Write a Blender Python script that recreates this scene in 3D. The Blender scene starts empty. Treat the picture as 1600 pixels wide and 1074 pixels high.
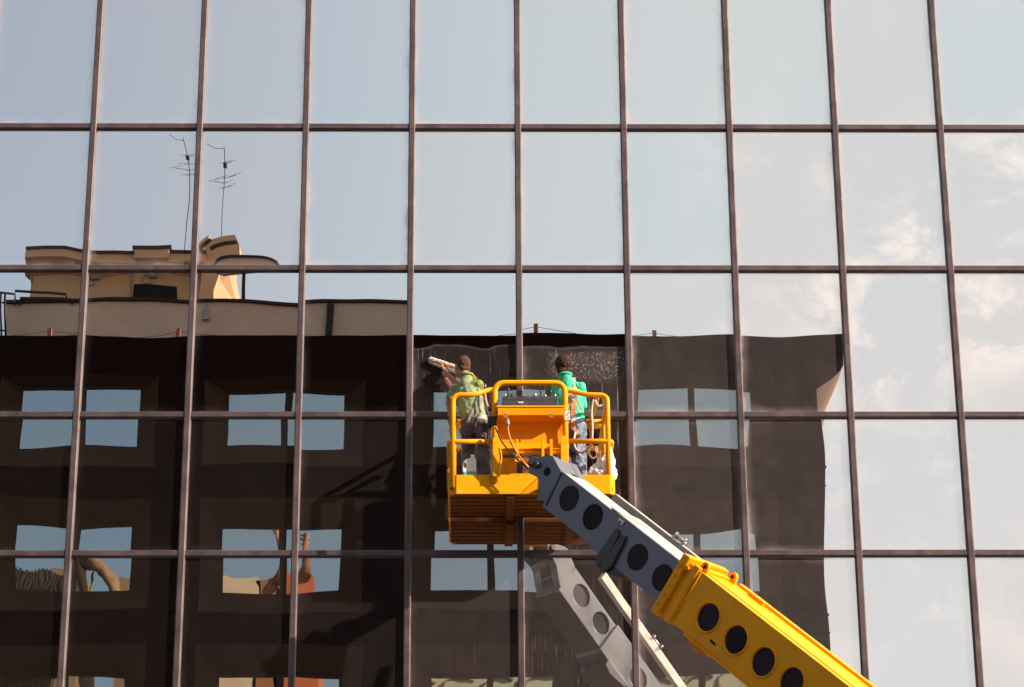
import bpy, bmesh, math, random
import numpy as np
from mathutils import Vector, Matrix, noise
from mathutils.bvhtree import BVHTree
random.seed(7)
SC = bpy.context.scene
COL = SC.collection
V = Vector

# ------------------------------------------------------------------ camera
FPX, YAW, PITCH, ROLL = 4200.0, 1.65973387e-02, 3.83820982e-01, -5.71902285e-03
CAM = V((0, -30.780, 1.6))
FW = V((math.sin(YAW) * math.cos(PITCH), math.cos(YAW) * math.cos(PITCH), math.sin(PITCH)))
RI0 = V((math.cos(YAW), -math.sin(YAW), 0))
UP0 = RI0.cross(FW)
RI = RI0 * math.cos(ROLL) + UP0 * math.sin(ROLL)
UPV = -RI0 * math.sin(ROLL) + UP0 * math.cos(ROLL)
cd = bpy.data.cameras.new('camera')
cam = bpy.data.objects.new('camera', cd)
COL.objects.link(cam)
m3 = Matrix((RI, UPV, -FW)).transposed()
cam.matrix_world = Matrix.Translation(CAM) @ m3.to_4x4()
cd.sensor_fit = 'HORIZONTAL'; cd.sensor_width = 36.0
cd.lens = FPX * 36.0 / 1600.0
cd.clip_start = 0.1; cd.clip_end = 3000
SC.camera = cam

# ------------------------------------------------------------------ light
SUN = V((1.76, -1.0, 1.06)).normalized()
sun_el = math.asin(SUN.z)
sun_rot = math.atan2(SUN.x, SUN.y)
SKY_STRENGTH = 0.085
SC.view_settings.view_transform = 'Standard'
SC.view_settings.look = 'None'
SC.view_settings.gamma = 1.0
SC.view_settings.exposure = 0.74
sl = bpy.data.lights.new('sun', 'SUN')
sl.energy = 5.0; sl.angle = math.radians(0.53); sl.color = (1.0, 0.86, 0.68)
so = bpy.data.objects.new('sun', sl)
COL.objects.link(so)
so.rotation_euler = SUN.to_track_quat('Z', 'Y').to_euler()

world = bpy.data.worlds.new('World')
SC.world = world
world.use_nodes = True
nt = world.node_tree
for n in list(nt.nodes): nt.nodes.remove(n)


def N(tree, typ, **kw):
    n = tree.nodes.new(typ)
    for k, v in kw.items(): setattr(n, k, v)
    return n


def mth(tree, op, a, b=None, c=None, clamp=False):
    n = N(tree, 'ShaderNodeMath', operation=op); n.use_clamp = clamp
    for i, x in enumerate((a, b, c)):
        if x is None: continue
        if isinstance(x, (int, float)): n.inputs[i].default_value = x
        else: tree.links.new(x, n.inputs[i])
    return n.outputs[0]


def mapr(tree, x, a, b, c=0.0, d=1.0, interp='SMOOTHSTEP'):
    n = N(tree, 'ShaderNodeMapRange', interpolation_type=interp)
    tree.links.new(x, n.inputs[0])
    for i, v in zip((1, 2, 3, 4), (a, b, c, d)): n.inputs[i].default_value = v
    return n.outputs[0]


sky = N(nt, 'ShaderNodeTexSky', sky_type='NISHITA', sun_disc=False)
sky.sun_elevation = sun_el; sky.sun_rotation = sun_rot
sky.altitude = 50; sky.air_density = 1.0; sky.dust_density = 2.2; sky.ozone_density = 1.2
tc = N(nt, 'ShaderNodeTexCoord')
sep = N(nt, 'ShaderNodeSeparateXYZ'); nt.links.new(tc.outputs['Generated'], sep.inputs[0])
mp = N(nt, 'ShaderNodeMapping'); nt.links.new(tc.outputs['Generated'], mp.inputs[0])
mp.inputs['Rotation'].default_value = (0.3, 0.2, 0.5)
mp.inputs['Scale'].default_value = (1.0, 1.0, 1.35)
n1 = N(nt, 'ShaderNodeTexNoise'); nt.links.new(mp.outputs[0], n1.inputs[0])
n1.inputs['Scale'].default_value = 26; n1.inputs['Detail'].default_value = 7; n1.inputs['Roughness'].default_value = 0.68
n1.inputs['Distortion'].default_value = 0.35
n2 = N(nt, 'ShaderNodeTexNoise'); nt.links.new(mp.outputs[0], n2.inputs[0])
n2.inputs['Scale'].default_value = 9; n2.inputs['Detail'].default_value = 2
cl = mapr(nt, n1.outputs['Fac'], 0.47, 0.64)
cl2 = mapr(nt, n2.outputs['Fac'], 0.36, 0.56)
sidem = mapr(nt, sep.outputs['X'], 0.05, 0.15)
cf = mth(nt, 'MULTIPLY', mth(nt, 'MULTIPLY', cl, cl2), sidem)
cf = mth(nt, 'MULTIPLY', cf, mapr(nt, sep.outputs['Z'], 0.462, 0.425, 0.10, 0.85))
cf = mth(nt, 'MULTIPLY', cf, mapr(nt, sep.outputs['Z'], 0.30, 0.36, 0.45, 1.0))
haze = mapr(nt, sep.outputs['X'], -0.18, 0.12, 0.38, 0.84)   # thin high veil towards the sun
haze = mth(nt, 'MULTIPLY', haze, mapr(nt, sep.outputs['Y'], 0.05, -0.55, 0.45, 1.0))
haze = mth(nt, 'MULTIPLY', haze, mapr(nt, sep.outputs['Z'], 0.85, 0.55, 0.3, 1.0))
veil = N(nt, 'ShaderNodeMix', data_type='RGBA')
nt.links.new(haze, veil.inputs[0]); nt.links.new(sky.outputs[0], veil.inputs[6])
vc = N(nt, 'ShaderNodeMix', data_type='RGBA')
nt.links.new(mapr(nt, sep.outputs['Z'], 0.22, 0.46), vc.inputs[0])
vc.inputs[6].default_value = (6.35, 6.0, 5.75, 1); vc.inputs[7].default_value = (5.75, 5.98, 5.95, 1)
nt.links.new(vc.outputs[2], veil.inputs[7])
cm = N(nt, 'ShaderNodeMix', data_type='RGBA')
nt.links.new(cf, cm.inputs[0]); nt.links.new(veil.outputs[2], cm.inputs[6])
cm.inputs[7].default_value = (8.3, 7.55, 7.1, 1)
bg = N(nt, 'ShaderNodeBackground'); bg.inputs['Strength'].default_value = SKY_STRENGTH
nt.links.new(cm.outputs[2], bg.inputs['Color'])
wo = N(nt, 'ShaderNodeOutputWorld'); nt.links.new(bg.outputs[0], wo.inputs['Surface'])

SC.cycles.max_bounces = 8
SC.cycles.glossy_bounces = 6
SC.cycles.diffuse_bounces = 3
SC.cycles.caustics_reflective = True
SC.cycles.blur_glossy = 2.0
SC.cycles.sample_clamp_indirect = 3.0
SC.cycles.use_denoising = True


# ------------------------------------------------------------------ helpers
def at(px, py, Y):
    """point of the photo's line of sight px,py on the vertical plane y = Y"""
    v = FW + RI * ((px - 800) / FPX) - UPV * ((py - 537) / FPX)
    return CAM + v * ((Y - CAM.y) / v.y)


def rat(px, py, Yv):
    """same, for a thing seen once mirrored in the glass front (y = 0)"""
    p = at(px, py, Yv); return V((p.x, -p.y, p.z))


class MB:
    def __init__(s): s.bm = bmesh.new()

    def quad(s, *p):
        try: return s.bm.faces.new([s.bm.verts.new(q) for q in p])
        except ValueError: return None

    def obox(s, c, ax, ay, az, hx, hy, hz):
        c = V(c); vs = []
        for i in (-1, 1):
            for j in (-1, 1):
                for k in (-1, 1):
                    vs.append(s.bm.verts.new(c + ax * (i * hx) + ay * (j * hy) + az * (k * hz)))
        for f in ((0, 1, 3, 2), (4, 6, 7, 5), (0, 4, 5, 1), (2, 3, 7, 6), (0, 2, 6, 4), (1, 5, 7, 3)):
            s.bm.faces.new([vs[i] for i in f])
        return s

    def box(s, a, b):
        a, b = V(a), V(b); c = (a + b) / 2; h = (b - a) / 2
        return s.obox(c, V((1, 0, 0)), V((0, 1, 0)), V((0, 0, 1)), abs(h.x), abs(h.y), abs(h.z))

    def prism(s, pts, off):
        """polygon pts (3d, coplanar) extruded by vector off"""
        a = [s.bm.verts.new(V(p)) for p in pts]; b = [s.bm.verts.new(V(p) + off) for p in pts]
        s.bm.faces.new(a); s.bm.faces.new(b[::-1])
        n = len(a)
        for i in range(n): s.bm.faces.new([a[i], b[i], b[(i + 1) % n], a[(i + 1) % n]])
        return s

    def tube(s, pts, r, n=10, caps=True, fillet=0.0, rs=None, flat=1.0, flatdir=None):
        pts = [V(p) for p in pts]
        if fillet > 0: pts = fil(pts, fillet)
        rings = []; up = None
        L = len(pts)
        for i, p in enumerate(pts):
            t = (pts[min(i + 1, L - 1)] - pts[max(i - 1, 0)])
            if t.length < 1e-9: t = V((0, 0, 1))
            t.normalize()
            if up is None:
                up = flatdir if flatdir is not None else (V((0, 0, 1)) if abs(t.z) < 0.9 else V((1, 0, 0)))
            if flatdir is not None: up = flatdir
            a = up.cross(t)
            if a.length < 1e-6: a = V((1, 0, 0)).cross(t)
            a.normalize(); b = t.cross(a); up = b if flatdir is None else up
            rr = r if rs is None else rs[i]
            rings.append([s.bm.verts.new(p + a * (rr * math.cos(2 * math.pi * k / n)) + b * (rr * flat * math.sin(2 * math.pi * k / n))) for k in range(n)])
        for i in range(L - 1):
            for k in range(n):
                f = s.bm.faces.new([rings[i][k], rings[i][(k + 1) % n], rings[i + 1][(k + 1) % n], rings[i + 1][k]])
                f.smooth = True
        if caps:
            s.bm.faces.new(rings[0][::-1]); s.bm.faces.new(rings[-1])
        return s

    def cap(s, p, q, r1, r2, n=14, m=4, sq=(1, 1), side=None):
        """tapered capsule between p and q (closed), elliptical with sq along side"""
        p, q = V(p), V(q); t = q - p; L = max(t.length, 1e-6); t = t / L
        a = side if side is not None else (V((0, 0, 1)) if abs(t.z) < 0.9 else V((1, 0, 0)))
        a = (a - t * a.dot(t)).normalized(); b = t.cross(a)
        rings = []
        for i in range(m + 1):
            an = math.pi / 2 * (i / m); 
            if i == 0: rings.append(('pole', p - t * r1)); continue
            rings.append((p - t * (r1 * math.cos(an)), r1 * math.sin(an)))
        for i in range(m + 1):
            an = math.pi / 2 * (i / m)
            if i == m: rings.append(('pole', q + t * r2)); continue
            rings.append((q + t * (r2 * math.sin(an)), r2 * math.cos(an)))
        vs = []
        for R in rings:
            if R[0] == 'pole': vs.append([s.bm.verts.new(R[1])])
            else: vs.append([s.bm.verts.new(R[0] + a * (R[1] * sq[0] * math.cos(2 * math.pi * k / n)) + b * (R[1] * sq[1] * math.sin(2 * math.pi * k / n))) for k in range(n)])
        for A, B in zip(vs[:-1], vs[1:]):
            for k in range(n):
                k2 = (k + 1) % n
                if len(A) == 1: f = [A[0], B[k2], B[k]]
                elif len(B) == 1: f = [A[k], A[k2], B[0]]
                else: f = [A[k], A[k2], B[k2], B[k]]
                s.bm.faces.new(f).smooth = True
        return s

    def ell(s, c, rx, ry, rz, rot=None):
        m = Matrix.Translation(V(c)) @ (rot.to_4x4() if rot else Matrix()) @ Matrix.Diagonal((rx, ry, rz, 1))
        r = bmesh.ops.create_icosphere(s.bm, subdivisions=3, radius=1, matrix=m)
        for v in r['verts']:
            for f in v.link_faces: f.smooth = True
        return s

    def build(s, name, mat=None, parent=None, bevel=0.0, seg=2, smooth=False):
        bmesh.ops.recalc_face_normals(s.bm, faces=s.bm.faces)
        me = bpy.data.meshes.new(name); s.bm.to_mesh(me); s.bm.free()
        o = bpy.data.objects.new(name, me); COL.objects.link(o)
        if mat: me.materials.append(mat)
        if smooth:
            for p in me.polygons: p.use_smooth = True
        if bevel > 0:
            b = o.modifiers.new('bevel', 'BEVEL'); b.width = bevel; b.segments = seg; b.limit_method = 'ANGLE'; b.angle_limit = math.radians(35)
            b.harden_normals = False
        if parent:
            o.parent = parent
            o.matrix_parent_inverse = parent.matrix_basis.inverted()
        return o


def fil(pts, r, k=6):
    out = [pts[0]]
    for i in range(1, len(pts) - 1):
        a, b, c = pts[i - 1], pts[i], pts[i + 1]
        u = (a - b); w = (c - b); rr = min(r, u.length * 0.48, w.length * 0.48)
        p0 = b + u.normalized() * rr; p1 = b + w.normalized() * rr
        for j in range(k + 1):
            t = j / k; out.append(p0 * (1 - t) ** 2 + b * (2 * t * (1 - t)) + p1 * t * t)
    out.append(pts[-1]); return out


def empty(name, loc, label, cat, group=None):
    o = bpy.data.objects.new(name, None); COL.objects.link(o)
    o.location = V(loc); o.empty_display_size = 0.2
    o['label'] = label; o['category'] = cat
    if group: o['group'] = group
    return o


def tag(o, label=None, cat=None, group=None, kind=None):
    for k, v in (('label', label), ('category', cat), ('group', group), ('kind', kind)):
        if v: o[k] = v
    return o


def adopt(o, parent):
    o.parent = parent; o.matrix_parent_inverse = parent.matrix_basis.inverted(); return o


# ------------------------------------------------------------------ materials
def mat(name, col, rough=0.5, metal=0.0, var=0.12, vscale=6.0, bump=0.0, bscale=60.0, col2=None, spec=0.5, coat=0.0, grime=0.0, grime_col=(0.05, 0.035, 0.02), streak=False):
    m = bpy.data.materials.new(name); m.use_nodes = True; t = m.node_tree
    p = t.nodes['Principled BSDF']
    p.inputs['Roughness'].default_value = rough; p.inputs['Metallic'].default_value = metal
    p.inputs['Specular IOR Level'].default_value = spec; p.inputs['Coat Weight'].default_value = coat
    c = N(t, 'ShaderNodeTexCoord')
    mpp = N(t, 'ShaderNodeMapping'); t.links.new(c.outputs['Object'], mpp.inputs[0])
    if streak: mpp.inputs['Scale'].default_value = (1, 1, 0.15)
    n = N(t, 'ShaderNodeTexNoise'); t.links.new(mpp.outputs[0], n.inputs[0])
    n.inputs['Scale'].default_value = vscale; n.inputs['Detail'].default_value = 5; n.inputs['Roughness'].default_value = 0.6
    mx = N(t, 'ShaderNodeMix', data_type='RGBA')
    f = mapr(t, n.outputs['Fac'], 0.3, 0.7)
    t.links.new(f, mx.inputs[0])
    a = [x * (1 - var) for x in col]; b = [min(1, x * (1 + var)) for x in (col2 or col)]
    mx.inputs[6].default_value = (*a, 1); mx.inputs[7].default_value = (*b, 1)
    out = mx.outputs[2]
    if grime > 0:
        g = N(t, 'ShaderNodeTexNoise'); t.links.new(c.outputs['Object'], g.inputs[0])
        g.inputs['Scale'].default_value = vscale * 2.3; g.inputs['Detail'].default_value = 8; g.inputs['Roughness'].default_value = 0.7
        gf = mapr(t, g.outputs['Fac'], 0.52, 0.75, 0, grime)
        m2 = N(t, 'ShaderNodeMix', data_type='RGBA'); t.links.new(gf, m2.inputs[0])
        t.links.new(out, m2.inputs[6]); m2.inputs[7].default_value = (*grime_col, 1); out = m2.outputs[2]
    t.links.new(out, p.inputs['Base Color'])
    rr = mapr(t, n.outputs['Fac'], 0.25, 0.75, max(0.02, rough - 0.08), min(1, rough + 0.1))
    t.links.new(rr, p.inputs['Roughness'])
    if bump > 0:
        bn = N(t, 'ShaderNodeTexNoise'); t.links.new(c.outputs['Object'], bn.inputs[0])
        bn.inputs['Scale'].default_value = bscale; bn.inputs['Detail'].default_value = 4
        bb = N(t, 'ShaderNodeBump'); bb.inputs['Strength'].default_value = bump; bb.inputs['Distance'].default_value = 0.01
        t.links.new(bn.outputs['Fac'], bb.inputs['Height']); t.links.new(bb.outputs[0], p.inputs['Normal'])
    return m


M = {}
M['mullion'] = mat('anodised_brown', (0.100, 0.069, 0.074), 0.42, 0.35, 0.20, 3.0, 0.0, grime=0.5, grime_col=(0.20, 0.15, 0.13))
M['yellow'] = mat('yellow_paint', (0.90, 0.365, 0.004), 0.42, 0, 0.06, 2.0, 0.02, 30, spec=.13, grime=0.34, grime_col=(0.44, 0.17, 0.02))
M['orange'] = mat('orange_yellow_paint', (0.80, 0.28, 0.003), 0.45, 0, 0.06, 2.0, spec=.12, grime=0.25, grime_col=(0.33, 0.12, 0.02))
M['deck'] = mat('deck_tread', (0.20, 0.06, 0.005), 0.6, 0.0, 0.2, 9, 0.2, 90, spec=.15, grime=0.5, grime_col=(0.08, 0.03, 0.01))
M['steel'] = mat('grey_boom_paint', (0.125, 0.128, 0.163), 0.40, 0.10, 0.08, 2.5, 0.02, 25, coat=0.15, grime=0.22, grime_col=(0.22, 0.19, 0.17))
M['cap'] = mat('plum_cap', (0.024, 0.013, 0.021), 0.55, 0, 0.15, 8, spec=.15)
M['black'] = mat('black_plastic', (0.012, 0.011, 0.012), 0.5, 0, 0.2, 20)
M['hole'] = mat('dark_inside', (0.004, 0.003, 0.003), 0.9, 0, 0.1, 5)
M['dark_metal'] = mat('dark_metal', (0.055, 0.05, 0.05), 0.45, 0.5, 0.2, 15, grime=0.4, grime_col=(0.12, 0.06, 0.03))
M['chrome'] = mat('bare_metal', (0.45, 0.43, 0.40), 0.35, 0.8, 0.15, 15)
M['rail'] = mat('silver_rail', (0.55, 0.50, 0.45), 0.4, 0.3, 0.1, 6, grime=0.3, grime_col=(0.25, 0.18, 0.13))
M['skin'] = mat('skin', (0.46, 0.22, 0.14), 0.5, 0, 0.12, 18, 0.1, 90)
M['hair_short'] = mat('short_brown_hair', (0.105, 0.055, 0.038), 0.85, 0, 0.35, 60, 0.6, 220, spec=.1)
M['hair_dark'] = mat('dark_hair', (0.020, 0.009, 0.007), 0.6, 0, 0.5, 50, 0.8, 160, col2=(0.055, 0.024, 0.016), spec=.2)
M['olive'] = mat('olive_shirt', (0.25, 0.305, 0.155), 0.85, 0, 0.06, 9, 0.5, 26)
M['green'] = mat('green_shirt', (0.06, 0.60, 0.34), 0.85, 0, 0.10, 9, 0.5, 26)
M['trousers'] = mat('charcoal_trousers', (0.045, 0.036, 0.040), 0.5, 0, 0.4, 7, 0.9, 18, col2=(0.10, 0.085, 0.085))
M['jeans'] = mat('blue_jeans', (0.05, 0.08, 0.16), 0.8, 0, 0.4, 9, 0.8, 20, col2=(0.22, 0.27, 0.38))
M['white_cloth'] = mat('white_cloth', (0.72, 0.68, 0.66), 0.8, 0, 0.06, 12, 0.4, 40)
M['sleeve'] = mat('washer_sleeve', (0.62, 0.47, 0.42), 0.95, 0, 0.2, 40, 0.9, 160, grime=0.5, grime_col=(0.30, 0.14, 0.12))
M['strap_yellow'] = mat('yellow_webbing', (0.74, 0.55, 0.02), 0.75, 0, 0.1, 30, 0.3, 120)
M['strap_grey'] = mat('grey_webbing', (0.24, 0.19, 0.19), 0.8, 0, 0.2, 30, 0.3, 120)
M['strap_orange'] = mat('orange_webbing', (0.72, 0.25, 0.12), 0.75, 0, 0.15, 25, 0.3, 120)
M['strap_pale'] = mat('pale_webbing', (0.66, 0.50, 0.36), 0.75, 0, 0.15, 25, 0.3, 120)
M['strap_red'] = mat('red_webbing', (0.55, 0.07, 0.03), 0.75, 0, 0.15, 25)
M['rope'] = mat('rope', (0.66, 0.50, 0.38), 0.85, 0, 0.2, 60, 0.5, 200)
M['cable_orange'] = mat('orange_hose', (0.50, 0.22, 0.05), 0.5, 0, 0.15, 20)
M['jug'] = mat('white_jug', (0.86, 0.87, 0.84), 0.35, 0, 0.03, 10)
M['teal'] = mat('teal_liquid', (0.10, 0.50, 0.42), 0.3, 0, 0.05, 10)
M['bag'] = mat('white_bag', (0.86, 0.84, 0.82), 0.4, 0, 0.06, 14, 0.3, 30)
M['ink'] = mat('printed_black', (0.03, 0.02, 0.02), 0.6)
M['asphalt'] = mat('asphalt', (0.05, 0.05, 0.05), 0.9, 0, 0.2, 4, 0.3, 80)
M['paving'] = mat('paving', (0.085, 0.08, 0.075), 0.85, 0, 0.15, 3, 0.2, 60)
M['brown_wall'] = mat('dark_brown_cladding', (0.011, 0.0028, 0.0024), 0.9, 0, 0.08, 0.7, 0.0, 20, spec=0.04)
M['brown_bevel'] = mat('brown_reveal', (0.055, 0.028, 0.015), 0.9, 0, 0.10, 0.9, 0.0, 20, spec=0.05)
M['sunlit_soffit'] = mat('sunlit_cornice', (0.30, 0.17, 0.09), 0.8, 0, 0.10, 1.0)  # sunlit copy of the brown cornice, sunlight painted in as lighter tan
M['beige'] = mat('beige_render', (0.66, 0.44, 0.30), 0.9, 0, 0.08, 0.8, 0.1, 25, grime=0.22, grime_col=(0.40, 0.25, 0.16))
M['ochre'] = mat('ochre_render', (0.70, 0.40, 0.20), 0.9, 0, 0.08, 0.6, 0.1, 25, grime=0.22, grime_col=(0.42, 0.23, 0.11))
M['flash'] = mat('dark_flashing', (0.045, 0.028, 0.022), 0.8, spec=.1)
M['iron'] = mat('rusty_iron', (0.05, 0.018, 0.014), 0.7)
M['rust'] = mat('orange_post', (0.38, 0.10, 0.03), 0.7)
M['grey_box'] = mat('grey_unit', (0.32, 0.30, 0.27), 0.6)
M['body'] = mat('spandrel_dark', (0.03, 0.025, 0.025), 0.7)
M['terracotta'] = mat('terracotta', (0.33, 0.11, 0.045), 0.8, 0, 0.15, 0.4)
M['orange_panel'] = mat('orange_panel', (0.55, 0.12, 0.04), 0.7, 0, 0.08, 0.3)
M['roof_brown'] = mat('ribbed_roof_brown', (0.28, 0.15, 0.07), 0.7, 0, 0.1, 0.6)
M['cream'] = mat('cream_render', (0.42, 0.38, 0.28), 0.85, 0, 0.1, 0.3)


def glass_material(name, foam=False):
    """mirror coated glass with a real dust film; obj.color: R film, G edge dirt, B streaks"""
    m = bpy.data.materials.new(name); m.use_nodes = True; t = m.node_tree
    for n in list(t.nodes): t.nodes.remove(n)
    out = N(t, 'ShaderNodeOutputMaterial')
    gl = N(t, 'ShaderNodeBsdfGlossy'); gl.inputs['Roughness'].default_value = 0.0
    df = N(t, 'ShaderNodeBsdfDiffuse'); df.inputs['Color'].default_value = (0.66, 0.55, 0.56, 1)
    oi = N(t, 'ShaderNodeObjectInfo')
    # coating colour differs a little from pane to pane
    hue = N(t, 'ShaderNodeMix', data_type='RGBA'); t.links.new(oi.outputs['Random'], hue.inputs[0])
    hue.inputs[6].default_value = (0.895, 0.845, 0.815, 1); hue.inputs[7].default_value = (0.815, 0.845, 0.850, 1)
    t.links.new(hue.outputs[2], gl.inputs['Color'])
    sc = N(t, 'ShaderNodeSeparateColor'); t.links.new(oi.outputs['Color'], sc.inputs[0])
    uv = N(t, 'ShaderNodeTexCoord'); su = N(t, 'ShaderNodeSeparateXYZ'); t.links.new(uv.outputs['UV'], su.inputs[0])
    u, v = su.outputs['X'], su.outputs['Y']
    ob = uv.outputs['Object']
    offs = N(t, 'ShaderNodeVectorMath', operation='ADD'); t.links.new(ob, offs.inputs[0])
    cmb = N(t, 'ShaderNodeCombineXYZ'); rnd = mth(t, 'MULTIPLY', oi.outputs['Random'], 50.0)
    t.links.new(rnd, cmb.inputs[0]); t.links.new(rnd, cmb.inputs[1]); t.links.new(cmb.outputs[0], offs.inputs[1])
    P = offs.outputs[0]

    def noi(scale, det=4, rough=0.6, stretch=None):
        n = N(t, 'ShaderNodeTexNoise')
        src = P
        if stretch:
            mpn = N(t, 'ShaderNodeMapping'); t.links.new(P, mpn.inputs[0]); mpn.inputs['Scale'].default_value = stretch; src = mpn.outputs[0]
        t.links.new(src, n.inputs[0]); n.inputs['Scale'].default_value = scale
        n.inputs['Detail'].default_value = det; n.inputs['Roughness'].default_value = rough
        return n.outputs['Fac']
    du = mth(t, 'MINIMUM', u, mth(t, 'SUBTRACT', 1.0, u))
    dv = mth(t, 'MINIMUM', mth(t, 'MULTIPLY', v, 1.4), mth(t, 'MULTIPLY', mth(t, 'SUBTRACT', 1.0, v), 1.6))
    big = noi(2.2, 3)
    de = mth(t, 'MINIMUM', du, dv)
    de = mth(t, 'SUBTRACT', de, mth(t, 'MULTIPLY', mth(t, 'SUBTRACT', big, 0.5), 0.14))
    edge = mapr(t, de, 0.10, -0.02)
    edge2 = mapr(t, de, 0.035, 0.0)
    blot = mapr(t, noi(3.5, 6, 0.65), 0.35, 0.75, 0.85, 1.15)
    stre = mapr(t, noi(26, 3, 0.6, (1, 1, 0.06)), 0.35, 0.75, 0.94, 1.07)
    fine = mapr(t, noi(150, 3, 0.7, (1, 1, 0.5)), 0.3, 0.7, 0.86, 1.14)
    film = mth(t, 'MULTIPLY', mth(t, 'MULTIPLY', mth(t, 'MULTIPLY', sc.outputs['Red'], blot), stre), fine)
    e = mth(t, 'MULTIPLY', mth(t, 'ADD', mth(t, 'MULTIPLY', edge, 0.55), mth(t, 'MULTIPLY', edge2, 0.6)), sc.outputs['Green'])
    drip = mapr(t, noi(60, 2, 0.5, (1, 1, 0.035)), 0.60, 0.74)
    dripm = mapr(t, noi(3.0, 2), 0.40, 0.62)
    low = mapr(t, v, 0.60, 0.35)
    s = mth(t, 'MULTIPLY', mth(t, 'MULTIPLY', mth(t, 'MULTIPLY', drip, dripm), sc.outputs['Blue']), low if foam else 1.0)
    fac = mth(t, 'ADD', mth(t, 'ADD', film, e), s)
    spk = N(t, 'ShaderNodeTexVoronoi'); t.links.new(P, spk.inputs[0]); spk.inputs['Scale'].default_value = 9
    if foam:
        # washed upper part: clean above a wavy squeegee line, soapy bubbles under it
        wob = mth(t, 'MULTIPLY', mth(t, 'SUBTRACT', noi(2.0, 2), 0.5), 0.11)
        line = mth(t, 'ADD', mth(t, 'ADD', v, wob), mth(t, 'MULTIPLY', sc.outputs['Green'], -0.0))
        below = mapr(t, line, 0.475, 0.455)
        fac = mth(t, 'MULTIPLY', fac, mth(t, 'ADD', mth(t, 'MULTIPLY', below, 0.97), 0.03))
        rim = mth(t, 'MULTIPLY', mapr(t, line, 0.472, 0.462), mapr(t, line, 0.450, 0.460))
        fac = mth(t, 'ADD', fac, mth(t, 'MULTIPLY', rim, 0.05))
        if foam == 2:
            vb = N(t, 'ShaderNodeTexVoronoi'); t.links.new(P, vb.inputs[0]); vb.inputs['Scale'].default_value = 62
            dots = mapr(t, vb.outputs['Distance'], 0.34, 0.18)
            vb2 = N(t, 'ShaderNodeTexNoise'); t.links.new(P, vb2.inputs[0]); vb2.inputs['Scale'].default_value = 22; vb2.inputs['Detail'].default_value = 4
            dots = mth(t, 'MULTIPLY', dots, mapr(t, vb2.outputs['Fac'], 0.40, 0.58))
            band = mth(t, 'MULTIPLY', mapr(t, line, 0.455, 0.41), mapr(t, line, 0.19, 0.29))
            band = mth(t, 'MULTIPLY', band, mapr(t, u, 0.20, 0.34))
            fac = mth(t, 'ADD', fac, mth(t, 'MULTIPLY', mth(t, 'MULTIPLY', dots, band), 0.75))
            fac = mth(t, 'ADD', fac, mth(t, 'MULTIPLY', band, 0.035))
    fac = mth(t, 'MINIMUM', fac, 0.9)
    mx = N(t, 'ShaderNodeMixShader'); t.links.new(fac, mx.inputs[0])
    t.links.new(gl.outputs[0], mx.inputs[1]); t.links.new(df.outputs[0], mx.inputs[2])
    t.links.new(mx.outputs[0], out.inputs['Surface'])
    return m


M['glass'] = glass_material('mirror_glass')
M['glass_wet'] = glass_material('mirror_glass_wet', 1)
M['glass_foam'] = glass_material('mirror_glass_soapy', 2)


def window_glass():
    m = bpy.data.materials.new('tinted_window_glass'); m.use_nodes = True; t = m.node_tree
    p = t.nodes['Principled BSDF']
    p.inputs['Base Color'].default_value = (0.49, 0.53, 0.50, 1); p.inputs['Metallic'].default_value = 1.0
    p.inputs['Roughness'].default_value = 0.0
    c = N(t, 'ShaderNodeTexCoord'); n = N(t, 'ShaderNodeTexNoise'); t.links.new(c.outputs['Object'], n.inputs[0]); n.inputs['Scale'].default_value = 0.9
    b = N(t, 'ShaderNodeBump'); b.inputs['Distance'].default_value = 0.002; b.inputs['Strength'].default_value = 1.0
    t.links.new(n.outputs['Fac'], b.inputs['Height']); t.links.new(b.outputs[0], p.inputs['Normal'])
    return m


M['window'] = window_glass()

# ------------------------------------------------------------------ ground
g = MB(); g.quad((-900, -900, 0), (900, -900, 0), (900, 900, 0), (-900, 900, 0))
tag(g.build('ground', M['paving']), kind='structure')
g = MB(); g.quad((-900, -26, .004), (900, -26, .004), (900, -9, .004), (-900, -9, .004))
tag(g.build('road', M['asphalt']), kind='structure')
g = MB(); g.box((-300, -9, 0), (300, -8.8, .13)); g.box((-300, -26.2, 0), (300, -26, .13))
tag(g.build('kerb', M['paving']), kind='structure')

# ------------------------------------------------------------------ glass curtain-wall building (y = 0)
PITCHX, X0 = 1.35, -4.79915934
ZL = [17.0, 15.0335, 13.0828, 11.3141]          # transom lines seen
ZALL = [20.93, 18.965] + ZL + [9.345, 7.375, 5.41, 3.44, 1.5]
MW, MD = 0.0405, 0.062                            # half width, depth of a mullion
GY = 0.0
tower = empty('glass_office_building', (0, 0, 0), 'mirror-glass office front with brown metal grid reflecting sky and the building opposite', 'building')


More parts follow.
